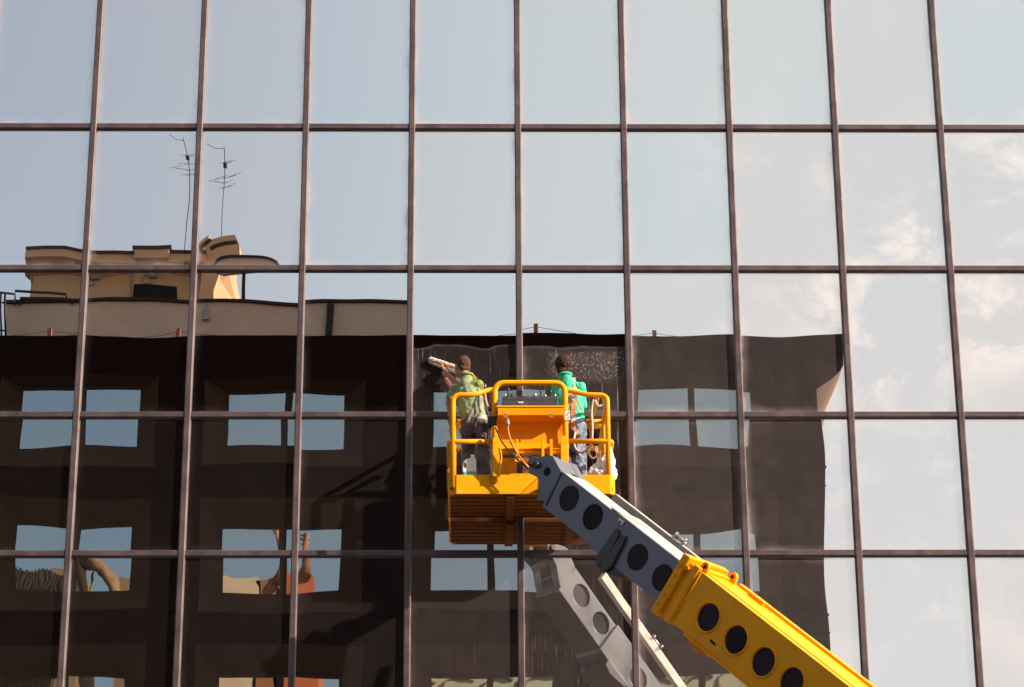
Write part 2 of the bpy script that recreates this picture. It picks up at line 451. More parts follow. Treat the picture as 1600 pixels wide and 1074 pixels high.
def pane_mesh(xa, xb, za, zb, seed, nx=20, nz=26):
    me = bpy.data.meshes.new('window_pane'); vs = []; fs = []; uvs = []
    cx, cz = (xa + xb) / 2, (za + zb) / 2
    rs = random.Random(seed)
    pil = rs.uniform(-0.00055, 0.0009); tx, tz = rs.uniform(-.0005, .0005), rs.uniform(-.0005, .0005)
    for j in range(nz + 1):
        for i in range(nx + 1):
            u, v = i / nx, j / nz
            x = xa + (xb - xa) * u; z = za + (zb - za) * v
            w = pil * (1 - (2 * u - 1) ** 2) * (1 - (2 * v - 1) ** 2)
            w += 0.00056 * noise.noise(V((x * 0.9, z * 1.1, seed * 3.1)))
            w += 0.00006 * noise.noise(V((x * 2.6, z * 2.2, seed * 7.7 + 9)))
            w += tx * (x - cx) + tz * (z - cz)
            vs.append((x - cx, w, z - cz)); uvs.append((u, v))
    for j in range(nz):
        for i in range(nx):
            a = j * (nx + 1) + i
            fs.append((a, a + 1, a + nx + 2, a + nx + 1))
    me.from_pydata(vs, [], fs)
    ul = me.uv_layers.new(name='UVMap')
    for p in me.polygons:
        p.use_smooth = True
        for li in p.loop_indices: ul.data[li].uv = uvs[me.loops[li].vertex_index]
    return me, V((cx, GY, cz))


def dirt(c, r):
    """film, edge dirt, streaks for bay c (0 = first whole bay) and row r (0 = top row)"""
    k = random.Random(c * 31 + r * 7)
    if r >= 3 and c <= 3: return (0.002 + 0.001 * k.random(), 0.02, 0.01)
    if r == 2: 
        f = 0.002 if c <= 3 else 0.055
        if c in (4, 5): f = 0.045
        return (f, 0.15 if c > 3 else 0.05, 0.05 if c > 3 else 0.0)
    if r == 3: return ({4: 0.016, 5: 0.035}.get(c, 0.070), 0.12 if c > 5 else 0.08, 0.25 if c == 5 else 0.04)
    if r == 4: return ({4: 0.055, 5: 0.050}.get(c, 0.070), 0.10, 0.10 if c == 5 else 0.03)
    return (0.02 + 0.02 * k.random(), 0.17, 0.0)


rows = [(18.965, 17.0), (17.0, 15.0335), (15.0335, 13.0828), (13.0828, 11.3141), (11.3141, 9.345)]
# rows[0] is the top row in view
for r, (zt, zb) in enumerate(rows):
    for c in range(-1, 9):
        xa = X0 + c * PITCHX + MW * 0.6; xb = X0 + (c + 1) * PITCHX - MW * 0.6
        me, ctr = pane_mesh(xa, xb, zb + 0.02, zt - 0.02, (c + 3) * 17 + r * 5)
        o = bpy.data.objects.new('window_pane', me); COL.objects.link(o)
        rr, cc = r - 1, c      # photo rows: r=0 top strip
        ri = {0: -1, 1: 0, 2: 1, 3: 3, 4: 4}
        # photo rows: 0..195 -> r0, 200..422 -> r1, 422..650 -> r2, 650..866 -> r3, below -> r4
        if r < 2: d = (0.006 + 0.012 * random.random(), 0.26 + .24 * random.random(), 0.0)
        else: d = dirt(c + 0, r)
        # bay index of the photo: panes between line 3 and 4 hold worker one
        mt = M['glass']
        if r == 2 and c == 3: mt = M['glass_wet']; d = (0.030, 0.10, 0.30)
        if r == 2 and c == 4: mt = M['glass_foam']; d = (0.050, 0.12, 0.40)
        if r == 2 and c < 3: d = (0.002, 0.03, 0.0)
        if r == 2 and c > 4: d = (0.060, 0.30, 0.03)
        if r == 3: d = {-1: (.008, .03, 0), 0: (.009, .03, 0), 1: (.012, .03, 0), 2: (.016, .03, 0), 3: (.024, .06, .05), 4: (.035, .08, .22)}.get(c, (.066, .26, .03))
        if r == 4: d = {-1: (.009, .03, 0), 0: (.010, .03, 0), 1: (.014, .03, 0), 2: (.018, .03, 0), 3: (.044, .05, .03), 4: (.048, .06, .14)}.get(c, (.066, .22, .03))
        me.materials.append(mt); o.color = (*d, 1)
        o.location = ctr; o.parent = tower
# panes outside the picture
XL, XR = X0 - 10 * PITCHX, X0 + 20 * PITCHX
nm = bpy.data.meshes.new('window_pane'); vv, ff = [], []
for k in range(-10, 20):
    for a, b in zip(ZALL[:-1], ZALL[1:]):
        if -1 <= k < 9 and 9.3 < (a + b) / 2 < 18.97: continue
        q = len(vv); xa = X0 + k * PITCHX + .02; xb = xa + PITCHX - .04
        vv += [(xa, 0, b + .02), (xb, 0, b + .02), (xb, 0, a - .02), (xa, 0, a - .02)]; ff.append((q, q + 1, q + 2, q + 3))
nm.from_pydata(vv, [], ff); nm.uv_layers.new(name='UVMap'); nm.materials.append(M['glass'])
o = bpy.data.objects.new('outer_window_pane', nm); COL.objects.link(o); o.parent = tower; o.color = (.02, 0, 0, 1); o['kind'] = 'stuff'
# mullions and transoms
def mullion_mb(x, mb=None):
    mb = mb or MB()
    mb.box((x - MW, -MD, 1.5), (x + MW, 0.02, 20.95))
    return mb
for k in range(0, 9):
    mb = MB(); x = X0 + k * PITCHX
    zs = [1.5] + sorted(ZALL[:-1])
    for a, b in zip(zs[:-1], zs[1:]):                # lengths butt at each transom, with a cover cap over the joint
        for z0, z1, e in ((a + .045, b - .042, 0), (b - .0405, b + .0435, .0015)):
            w_, d_, q = MW + e, MD + e, .012
            mb.prism([V((x - w_, .02, z0)), V((x - w_, -d_ + q, z0)), V((x - w_ + q, -d_, z0)), V((x + w_ - q, -d_, z0)), V((x + w_, -d_ + q, z0)), V((x + w_, .02, z0))], V((0, 0, z1 - z0)))
    mb.build('mullion', M['mullion'], tower)
mb = MB()
for k in list(range(-10, 0)) + list(range(9, 21)): mullion_mb(X0 + k * PITCHX, mb)
mb.build('outer_mullion', M['mullion'], tower)['kind'] = 'stuff'
for z in ZL:
    for k in range(-1, 9):
        mb = MB(); xa = X0 + k * PITCHX + MW + .002; xb = xa + PITCHX - 2 * MW - .004
        y_, q = -MD + .012, .010
        mb.prism([V((xa, .015, z - .038)), V((xa, y_ + q, z - .038)), V((xa, y_, z - .038 + q)), V((xa, y_, z + .038 - q)), V((xa, y_ + q, z + .038)), V((xa, .015, z + .038))], V((xb - xa, 0, 0)))
        mb.build('transom', M['mullion'], tower)
mb = MB()
for z in ZALL:
    for k in range(-10, 20):
        if z in ZL and -1 <= k < 9: continue
        xa = X0 + k * PITCHX + MW + .002; xb = xa + PITCHX - 2 * MW - .004
        mb.box((xa, -MD + .012, z - .038), (xb, 0.015, z + .038))
mb.build('outer_transom', M['mullion'], tower)['kind'] = 'stuff'
mb = MB(); mb.box((XL - .1, .03, 0), (XR + .1, 14, 21.1)); mb.box((XL - .15, -.08, 0), (XR + .15, .029, 1.46)); mb.box((XL - .2, -.12, 20.99), (XR + .2, .028, 21.3))
mb.build('wall', M['body'], tower)

# ------------------------------------------------------------------ dark brown office building behind the camera, seen in the glass
YF, YW, YG = 36.0, 36.0, 36.5
ZTOP = rat(650, 523, YF).z
XRF = rat(1314, 523, YF).x; CV = 0.6                       # right end of the cornice
XRW = rat(1283, 700, YW).x                       # right end of the wall
XLF = -40.0
bw = empty('brown_office_building', (XRW, -YW, 0), 'dark brown office block with cornice and recessed windows, reflected in the glass', 'building')
zc = rat(650, 570, YF).z; zc2 = rat(650, 607, YW).z
# cornice: band, then a cove back to the wall, wrapped round the right corner
prof = [(0.0, ZTOP), (0.0, zc)]
for i in range(1, 9):
    a = i / 8
    prof.append((CV * a ** 1.3, zc - (zc - zc2) * a))
mb = MB(); bm = mb.bm
ra, rb, rc = [], [], []
ex = XRF - XRW
for dpt, z in prof:
    fx = dpt / CV
    ra.append(bm.verts.new((XRW - .02, -YF + .004, z))); rb.append(bm.verts.new((XRF - ex * fx, -YF + .004, z)))
for i in range(len(prof) - 1): bm.faces.new((ra[i], rb[i], rb[i + 1], ra[i + 1]))
bm.faces.new((bm.verts.new((XLF, -YF, ZTOP)), bm.verts.new((XRF, -YF + .004, ZTOP)), bm.verts.new((XRF, -YF - 14, ZTOP)), bm.verts.new((XLF, -YF - 14, ZTOP))))
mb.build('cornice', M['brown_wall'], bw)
mb = MB(); bm = mb.bm; rb, rc = [], []
for dpt, z in prof:
    fx = dpt / CV; x = XRF - ex * fx
    rb.append(bm.verts.new((x, -YF + .003, z))); rc.append(bm.verts.new((x, -YF - 14, z)))
for i in range(len(prof) - 1): bm.faces.new((rb[i], rc[i], rc[i + 1], rb[i + 1]))
mb.build('side_cornice', M['sunlit_soffit'], bw)
# front wall with splayed window openings
wp = (rat(995, 702, YW).x - rat(24, 702, YW).x) / 3.0
wx0 = rat(24, 702, YW).x
ww = rat(214, 702, YW).x - wx0
fz = (rat(400, 608, YG).z, rat(400, 702, YG).z)   # head and sill of the top row
fp = rat(400, 702, YG).z - rat(400, 926.5, YG).z  # storey height
hh = rat(400, 824, YG).z - rat(400, 926.5, YG).z
wins = []
for j in range(7):
    sill = fz[1] - fp * j; head = sill + hh
    for i in range(-5, 4):
        a = wx0 + wp * i
        if a > XLF + 1: wins.append((a, a + ww, sill, head, i, j))
mx_, mt_, mb_ = 0.50, 0.62, 0.62
xs = sorted(set([XLF] + [a - mx_ for a, *_ in wins] + [b + mx_ for _, b, *_ in wins] + [XRW]))
zs_ = [ZTOP]
for j in range(7):
    sill = fz[1] - fp * j; head = sill + hh
    zs_ += [head + (mt_ if j else .12), sill - mb_]
zs_ = sorted(set([0.0] + [z for z in zs_ if z > 0]))
outer = [(a - mx_, b + mx_, s - mb_, h + (mt_ if j else .12)) for a, b, s, h, i, j in wins]
mb = MB(); bv = MB()
for xa, xb in zip(xs[:-1], xs[1:]):
    for za, zb in zip(zs_[:-1], zs_[1:]):
        cx, cz = (xa + xb) / 2, (za + zb) / 2
        if any(o[0] < cx < o[1] and o[2] < cz < o[3] for o in outer): continue
        mb.quad((xa, -YW, za), (xb, -YW, za), (xb, -YW, zb), (xa, -YW, zb))
# shallow ledges and pilaster strips
for j in range(7):
    z = fz[1] - fp * j - mb_
    if z > 1:
        mb.box((XLF, -YW, z - .10), (XRW + .02, -YW + .06, z - .03))
        mb.box((XLF, -YW, z - .62), (XRW + .02, -YW + .035, z - .58))
for i in range(-5, 4):
    c = wx0 + wp * i + ww + (wp - ww) / 2
    if c > XLF and c < XRW - .6:
        for q in (-.36, .30): mb.box((c + q, -YW, 0), (c + q + .07, -YW + .03, ZTOP - 1.9))
mb.quad((XRW, -YW, 0), (XRW, -YW - 14, 0), (XRW, -YW - 14, zc2 + .3), (XRW, -YW, zc2 + .3))
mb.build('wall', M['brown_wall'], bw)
for a, b, s, h, i, j in wins:
    if s < .8: continue
    o = (a - mx_, b + mx_, s - mb_, h + (mt_ if j else .12))
    O = [V((o[0], -YW, o[2])), V((o[1], -YW, o[2])), V((o[1], -YW, o[3])), V((o[0], -YW, o[3]))]
    I = [V((a, -YG, s)), V((b, -YG, s)), V((b, -YG, h)), V((a, -YG, h))]
    for k in range(4): bv.quad(O[k], O[(k + 1) % 4], I[(k + 1) % 4], I[k])
bv.build('window_surround', M['brown_bevel'], bw)['kind'] = 'stuff'
restf, restg = MB(), MB()
for a, b, s, h, i, j in wins:
    if s < .8: continue
    seen = 0 <= i <= 3 and j <= 2
    f = MB() if seen else restf
    y0 = -YG - .10
    c = (a + b) / 2
    f.box((a, y0, s), (a + .07, y0 + .07, h)); f.box((b - .07, y0, s), (b, y0 + .07, h))
    f.box((a + .071, y0, s), (b - .071, y0 + .069, s + .07)); f.box((a + .071, y0, h - .07), (b - .071, y0 + .069, h))
    f.box((c - .09, y0, s + .071), (c + .09, y0 + .068, h - .071))
    gq = MB() if seen else restg
    gq.quad((a, -YG - .06, s), (b, -YG - .06, s), (b, -YG - .06, h), (a, -YG - .06, h))
    if seen:
        fr = f.build('window', M['flash'], bw); gq.build('pane', M['window'], fr)
restf.build('outer_window', M['flash'], bw)['kind'] = 'stuff'
restg.build('outer_pane', M['window'], bw)['kind'] = 'stuff'
mb = MB(); mb.box((XLF, -YG - 13, 0), (XRW - .1, -YG - .2, ZTOP - .4)); mb.build('core', M['body'], bw)

# set-back beige storey on its roof
YB = 41.0
zb1 = rat(300, 470, YB).z
xbl, xbr = rat(12, 470, YB).x, rat(634, 470, YB).x
bs = empty('beige_attic_block', (0, -YB, ZTOP), 'long beige rendered attic wall with dark coping, reflected above the dark cornice', 'building')
mb = MB(); mb.box((xbl, -YB - 9, ZTOP - .3), (xbr, -YB, zb1 - .088)); mb.build('wall', M['beige'], bs)
mb = MB(); mb.box((xbl - .06, -YB - 9, zb1 - .085), (xbr, -YB + .09, zb1)); mb.build('coping', M['flash'], bs)
p = rat(519, 470, YB)
mb = MB(); mb.box((p.x - .09, -YB + .001, ZTOP), (p.x + .09, -YB + .13, zb1 - .13)); mb.build('downpipe', M['flash'], bs)
p = rat(326, 495, YB)
mb = MB(); mb.box((p.x - .07, -YB + .001, p.z - .18), (p.x + .07, -YB + .14, p.z + .12)); mb.tube([(p.x, -YB + .05, p.z + .12), (p.x, -YB + .05, zb1 - .13)], .02, 6); mb.build('wall_lamp', M['grey_box'], bs)
# penthouse with waved eaves
YP = 45.0
ph = empty('ochre_penthouse', (rat(200, 440, YP).x, -YP, zb1), 'ochre rooftop penthouse with curved overhanging eaves and a sunlit right flank', 'building')


def pz(px, py, Y=YP):
    p = rat(px, py, Y); return p


zbase = zb1 - 1.0
top = [(37, 392), (70, 392), (105, 392), (128, 397), (150, 396), (180, 392), (215, 390), (262, 389), (298, 394), (318, 399)]
cur = [pz(a, b, YP - .75) for a, b in top]
# front wall
xl, xr = pz(52, 430).x, pz(338, 430).x
mb = MB(); mb.box((xl, -YP - 7, zbase), (xr, -YP - .0, cur[0].z - .25)); mb.build('wall', M['ochre'], ph)
mb = MB(); bm = mb.bm                                          # eaves band that overhangs and curves in under itself
A = []
for p in cur:
    col = []
    for dy, dz in ((-2.0, 0.0), (.75, 0.0), (.75, -.26), (.5, -.34), (.2, -.44), (.01, -.52)):
        col.append(bm.verts.new((p.x, -YP + dy, p.z + dz)))
    A.append(col)
for i in range(len(A) - 1):
    for j in range(5): bm.faces.new((A[i][j], A[i + 1][j], A[i + 1][j + 1], A[i][j + 1]))
bm.faces.new(A[0][::-1]); bm.faces.new(A[-1])
mb.build('eaves', M['ochre'], ph, smooth=False)
mb = MB(); bm = mb.bm; A = []
for p in cur: A.append([bm.verts.new((p.x, -YP + dy, p.z + dz)) for dy, dz in ((-2, .01), (.82, .01), (.82, .09), (-2, .09))])
for i in range(len(A) - 1):
    for j in range(4): bm.faces.new((A[i][j], A[i + 1][j], A[i + 1][(j + 1) % 4], A[i][(j + 1) % 4]))
bm.faces.new(A[0][::-1]); bm.faces.new(A[-1])
mb.build('roof_edge', M['flash'], ph)
# flared left end
e = [pz(37, 400, YP - .7), pz(52, 400, YP - .7), pz(52, 450, YP - .7), pz(47, 430, YP - .7)]
mb = MB(); mb.prism([pz(37, 401, YP), pz(53, 401, YP), pz(53, 452, YP), pz(46, 425, YP)], V((0, -3, 0))); mb.build('end_flare', M['ochre'], ph)
# raised box on the eaves
a, b = pz(211, 379, YP - 1), pz(262, 395, YP - 1)
mb = MB(); mb.box((a.x, -YP - 2, b.z), (b.x, -YP + 1.0, a.z - .07)); o = mb.build('dormer', M['ochre'], ph)
mb = MB(); mb.box((a.x - .05, -YP - 2, a.z - .068), (b.x + .05, -YP + 1.05, a.z + .03)); mb.build('dormer_cap', M['flash'], o)
a, b = pz(212, 449), pz(275, 470)
mb = MB(); mb.box((a.x, -YP + .002, b.z), (b.x, -YP + .03, a.z)); mb.build('window_slot', M['hole'], ph)
# right wing: curved sweep of wall with the sunlit flank
mb = MB()
mb.prism([pz(318, 395), pz(332, 387), pz(350, 381), pz(369, 378), pz(376, 395), pz(376, 410), pz(364, 420), pz(345, 440), pz(338, 466), pz(338, 490), pz(318, 490)], V((0, .6, 0)))
mb.build('wing_wall', M['ochre'], ph)
mb = MB(); bm = mb.bm; r1, r2 = [], []
for (x, y), (x2, y2) in zip([(338, 490), (338, 466), (345, 440), (356, 425), (362, 405), (369, 378)], [(375, 490), (372, 466), (374, 440), (374, 425), (376, 403), (371, 378)]):
    p, q = pz(x, y, YP), pz(x2, y2, YP + 3.0)
    r1.append(bm.verts.new((p.x, -YP - .01, p.z))); r2.append(bm.verts.new((q.x + .0, -YP - 3.0, p.z)))
for i in range(5): bm.faces.new((r1[i], r2[i], r2[i + 1], r1[i + 1]))
mb.build('flank_wall', M['ochre'], ph)
mb = MB(); mb.tube([pz(326, 391, YP - .6), pz(335, 386, YP - .6), pz(350, 381, YP - .6), pz(370, 378, YP - .6)], .07, 6); mb.tube([pz(298, 397, YP - .6), pz(312, 386, YP - .6), pz(327, 375, YP - .6)], .07, 6); mb.build('roof_trim', M['flash'], ph)
mb = MB(); mb.prism([pz(300, 399), pz(314, 386), pz(327, 377), pz(324, 387), pz(314, 396)], V((0, .5, 0))); mb.build('roof_horn', M['ochre'], ph)
for (x, y) in ((150, 431), (242, 432)):
    p = pz(x, y); mb = MB(); mb.box((p.x - .12, -YP + .002, p.z - .16), (p.x + .12, -YP + .22, p.z + .14))
    mb.tube([(p.x - .1, -YP + .05, p.z), (p.x - .35, -YP + .05, p.z - .1), (p.x - .3, -YP + .05, p.z - .38), (p.x, -YP + .05, p.z - .3)], .018, 6, fillet=.15)
    mb.build('wall_unit', M['grey_box'], ph)
p, q = pz(210, 400), pz(208, 466)
mb = MB(); mb.tube([(p.x, -YP + .06, p.z), (q.x, -YP + .06, q.z - .3)], .025, 6); mb.build('downpipe', M['grey_box'], ph)
# round-ended canopy in front of the right wing
YC = 43.0
cn = MB()
pts = []
cA, cB = rat(331, 417, YC), rat(437, 417, YC); ct = rat(384, 403, YC).z
for i in range(17):
    u = i / 16; x = cA.x + (cB.x - cA.x) * u
    pts.append(V((x, -YC, cA.z - .06 + (ct - cA.z + .06) * (1 - (2 * u - 1) ** 4) ** .6)))
pts += [V((cB.x - .25, -YC, cB.z - .12)), V((cA.x + .35, -YC, cA.z - .22))]
cn.prism(pts, V((0, -.22, 0)))
co = tag(cn.build('roof_canopy', M['beige']), 'low rounded beige canopy projecting beside the penthouse right wing', 'canopy')
mb = MB(); mb.tube([q + V((0, .04, .03)) for q in pts[:17]], .045, 6); mb.build('canopy_edge', M['flash'], co)
mb = MB(); mb.box((cA.x + .9, -YC - .20, zb1 - .05), (cA.x + 1.0, -YC - .10, cA.z - .2)); mb.build('canopy_post', M['flash'], co)

# aerials
def aerial(px, ptop, pbot, arms, lab, seed):
    r = random.Random(seed)
    a, b = rat(px, ptop, YP), rat(px + (2 if seed == 1 else -2), pbot, YP)
    e = empty('tv_aerial', (b.x, b.y - .2, b.z), lab, 'aerial', 'television aerials on the opposite roof')
    mb = MB(); mb.tube([b + V((0, 0, -.5)), a], .013, 6); mb.build('mast', M['iron'], e)
    for py, dx, L, n in arms:
        p = rat(px, py, YP); mb = MB()
        if n == 0:
            mb.tube([p, p + V((dx * .5, 0, -.03)), p + V((dx, 0, .12))], .009, 5)
        else:
            mb.tube([p - V((dx * .3, 0, 0)), p + V((dx, .25, -.05))], .009, 5)
            for k in range(n):
                q = p + V((dx, .25, -.05)) * (k / max(1, n - 1)) - V((dx * .3, 0, 0)) * (1 - k / max(1, n - 1))
                mb.tube([q - V((L * .5, L * .3, -.04)), q + V((L * .5, L * .3, .04))], .006, 4)
        mb.build('antenna_array', M['iron'], e)
    p = rat(px, arms[1][0] + 2, YP); mb = MB(); mb.box(p - V((.05, .05, .06)), p + V((.05, .05, .06))); mb.build('clamp', M['iron'], e)


aerial(285, 218, 405, [(222, -.42, 0, 0), (245, .2, .22, 3), (258, .4, .42, 2), (268, -.35, .4, 2), (277, .3, .3, 2)], 'left television aerial, slightly taller, above the ochre penthouse', 1)
aerial(348, 233, 385, [(235, -.52, 0, 0), (258, .22, .22, 3), (277, .35, .4, 2), (284, -.3, .35, 2), (292, .25, .25, 2)], 'right television aerial nearer the penthouse end with a long bent top arm', 2)
# roof rail at the far left and posts with wire along the parapet
rr_ = MB()
for seg_ in ([(26, 476), (26, 455), (104, 462), (104, 468)], [(34, 476), (34, 466), (112, 469), (112, 476)]):
    rr_.tube([rat(x, y, YB - .1) for x, y in seg_], .04, 6)
tag(rr_.build('roof_railing', M['iron']), 'dark red bent rail on the left end of the beige attic wall', 'railing')
rr_ = MB()
for x in (3, 10):
    rr_.tube([rat(x, 525, YB - 1), rat(x, 457, YB - 1)], .035, 6)
rr_.tube([rat(-60, 452, YB - 1), rat(5, 457, YB - 1), rat(26, 460, YB - 1)], .03, 6); rr_.tube([rat(-60, 474, YB - 1), rat(14, 472, YB - 1), rat(26, 469, YB - 1)], .025, 6); rr_.tube([rat(-60, 514, YB - 1), rat(10, 515, YB - 1)], .025, 6)
tag(rr_.build('roof_ladder', M['iron']), 'thin dark ladder frame at the far left edge of the opposite roof', 'ladder')
pts_ = [(81, 514, 'rust-orange wire post on the cornice, leftmost of the four'), (277, 514, 'rust-orange wire post on the cornice below the ochre penthouse'), (841, 514, 'rust-orange wire post on the cornice above the worker in bright green'), (1020, 517, 'short rust-orange wire post, rightmost on the cornice')]
for x, y, lb in pts_:
    p = rat(x, y, YF + .3); mb = MB(); mb.box((p.x - .055, -YF - .38, ZTOP + .002), (p.x + .055, -YF - .26, p.z + .05))
    e = tag(mb.build('wire_post', M['rust']), lb, 'post', 'wire posts on the opposite parapet')
    mb = MB(); mb.tube([p + V((-1.1, -.1, -.13)), p + V((-.5, -.1, -.06)), p + V((0, -.1, .02)), p + V((.5, -.1, -.06)), p + V((1.1, -.1, -.13))], .007, 4)
    mb.build('wire', M['iron'], e)

# ------------------------------------------------------------------ roofs beyond the glass building (seen twice mirrored, in the windows opposite)
YR = 25.0


def fat(px, py, y=YR):
    p = at(px, py, y + 2 * (YG + .06)); return V((p.x, y, p.z))


def blk(name, pts, depth, m, lab, cat='building'):
    mb = MB(); q = [fat(*p) for p in pts]
    q += [V((q[-1].x, YR, 0)), V((q[0].x, YR, 0))]
    mb.prism(q, V((0, depth, 0)))
    return tag(mb.build(name, m), lab, cat)


h = blk('ribbed_roof_hall', [(-10, 899), (72, 897), (72, 889), (88, 884), (126, 881), (126, 900)], 8, M['roof_brown'], 'brown ribbed-roof hall glimpsed in the lower left reflected window')
mb = MB()
for k in range(22):
    a = fat(-8 + k * 5.2, 898); mb.tube([a + V((0, -.05, .1)), a + V((-.5, -.12, -1.6)), a + V((-.7, -.2, -6))], .045, 5)
mb.build('rib', M['flash'], h)['kind'] = 'stuff'
ar = MB(); pa = [fat(*p) for p in [(110, 872), (130, 880), (150, 888), (168, 900), (178, 918), (186, 940), (190, 980)]]
ar.tube(pa, .30, 8, fillet=1.0); aro = tag(ar.build('arched_roof', M['roof_brown']), 'brown arched roof rib glimpsed in the lower left reflected window', 'roof')
mb = MB(); mb.tube([fat(147, 890), fat(138, 925)], .04, 5); mb.tube([fat(128, 885), fat(128, 990)], .2, 6); mb.tube([fat(176, 925), fat(150, 945)], .05, 5); mb.build('strut', M['flash'], aro)
blk('tan_block', [(186, 903), (215, 905)], 5, M['roof_brown'], 'tan block right of the brown arch in the lower left reflected window')
o = blk('flat_roof_block', [(300, 899), (336, 896), (396, 892), (402, 898)], 5, M['beige'], 'beige flat-roofed block left of the orange towers in the reflection')
o = blk('terracotta_block', [(398, 900), (412, 896), (432, 892)], 7, M['terracotta'], 'terracotta block beside the orange towers in the reflected window')
for pts, lb, nk in (([(436, 925), (438, 900), (446, 890), (458, 887), (466, 892)], 'orange round-shouldered tower with dark leaning spire, left one', [(436, 905), (440, 880), (441, 850), (436, 824)]),
                    ([(465, 893), (487, 894), (496, 899), (500, 915)], 'orange round-shouldered tower with straight short spire, right one', [(478, 900), (478, 870), (478, 845), (477, 836)])):
    t_ = blk('orange_tower', pts, 4, M['orange_panel'], lb, 'tower'); t_['group'] = 'orange towers in the reflected windows'
    mb = MB(); mb.tube([fat(*p) + V((0, -.2, 0)) for p in nk], .16, 8, rs=[.34, .2, .13, .10]); mb.build('spire', M['terracotta'], t_)
    mb = MB()
    for k in range(3): c_ = fat(nk[-1][0], nk[-1][1] + 3 + k * 5) + V((0, -.2, 0)); mb.tube([c_ - V((.22, 0, 0)), c_ + V((.22, 0, 0))], .05, 6)
    mb.build('spire_ring', M['cream'], t_)
c_ = blk('cream_block', [(560, 1058), (700, 1052), (880, 1050), (1100, 1052), (1300, 1056)], 6, M['cream'], 'long cream block glimpsed along the lowest row of reflected windows')
mb = MB()
for x in range(570, 1290, 62): mb.tube([fat(x, 1068) + V((0, -.1, -3)), fat(x, 1063) + V((0, -.1, 0)), fat(x + 25, 1056) + V((0, -.1, 0)), fat(x + 50, 1063) + V((0, -.1, 0))], .09, 6, fillet=.4)
mb.build('arch_trim', M['roof_brown'], c_)['kind'] = 'stuff'

# ------------------------------------------------------------------ boom lift
EX, EY, EZ = V((1, 0, 0)), V((0, 1, 0)), V((0, 0, 1))
AZ, EL = 0.83584677, 0.7174807
D = V((math.sin(AZ) * math.cos(EL), -math.cos(AZ) * math.cos(EL), -math.sin(EL)))
Wv = V((math.cos(AZ), math.sin(AZ), 0))
U = Wv.cross(D)
if U.z < 0: U = -U
O = V(at(878, 737, -1.9903))
BW, BH = 0.43, 0.456
lift = empty('boom_lift', (O + D * 16).xy.to_3d(), 'yellow telescopic boom lift with grey inner boom holding the work basket against the glass', 'boom lift')


def onside(px, py, off=0.0):
    """point of the boom's left side plane (through O, normal Wv) on a line of sight"""
    v = FW + RI * ((px - 800) / FPX) - UPV * ((py - 537) / FPX)
    P0 = O + Wv * off
    return CAM + v * ((P0 - CAM).dot(Wv) / v.dot(Wv))


def st(p): return ((p - O).dot(D), (p - O).dot(U))


def holed_plate(mb, org, L0, L1, z0, z1, holes, nrm, n=36):
    """rectangular plate in the (D,U) plane with round holes; holes = [(s,t,r)]"""
    bm = mb.bm
    P = lambda s, t: org + D * s + U * t
    holes = sorted(holes); cuts = [L0]
    for a, b in zip(holes[:-1], holes[1:]): cuts.append((a[0] + b[0]) / 2)
    cuts.append(L1)
    if not holes:
        mb.quad(P(L0, z0), P(L1, z0), P(L1, z1), P(L0, z1)); return
    for (s, t, r), a, b in zip(holes, cuts[:-1], cuts[1:]):
        angs = sorted(set([2 * math.pi * k / n for k in range(n)] + [math.atan2(y - t, x - s) % (2 * math.pi) for x in (a, b) for y in (z0, z1)]))
        inn, out = [], []
        for an in angs:
            c, d_ = math.cos(an), math.sin(an)
            ks = []
            if c > 1e-9: ks.append((b - s) / c)
            if c < -1e-9: ks.append((a - s) / c)
            if d_ > 1e-9: ks.append((z1 - t) / d_)
            if d_ < -1e-9: ks.append((z0 - t) / d_)
            k = min(ks); out.append(bm.verts.new(P(s + c * k, t + d_ * k))); inn.append(bm.verts.new(P(s + c * r, t + d_ * r)))
        m = len(angs)
        for i in range(m): bm.faces.new((inn[i], out[i], out[(i + 1) % m], inn[(i + 1) % m]))
        back = [bm.verts.new(v.co - nrm * .03) for v in inn]
        for i in range(m): bm.faces.new((inn[i], inn[(i + 1) % m], back[(i + 1) % m], back[i]))


def disc(mb, c, n, r, dpt=.008, seg=36):
    a = U.cross(n).normalized(); b = n.cross(a)
    ring = [c + a * (r * math.cos(2 * math.pi * k / seg)) + b * (r * math.sin(2 * math.pi * k / seg)) for k in range(seg)]
    mb.prism(ring, n * dpt)


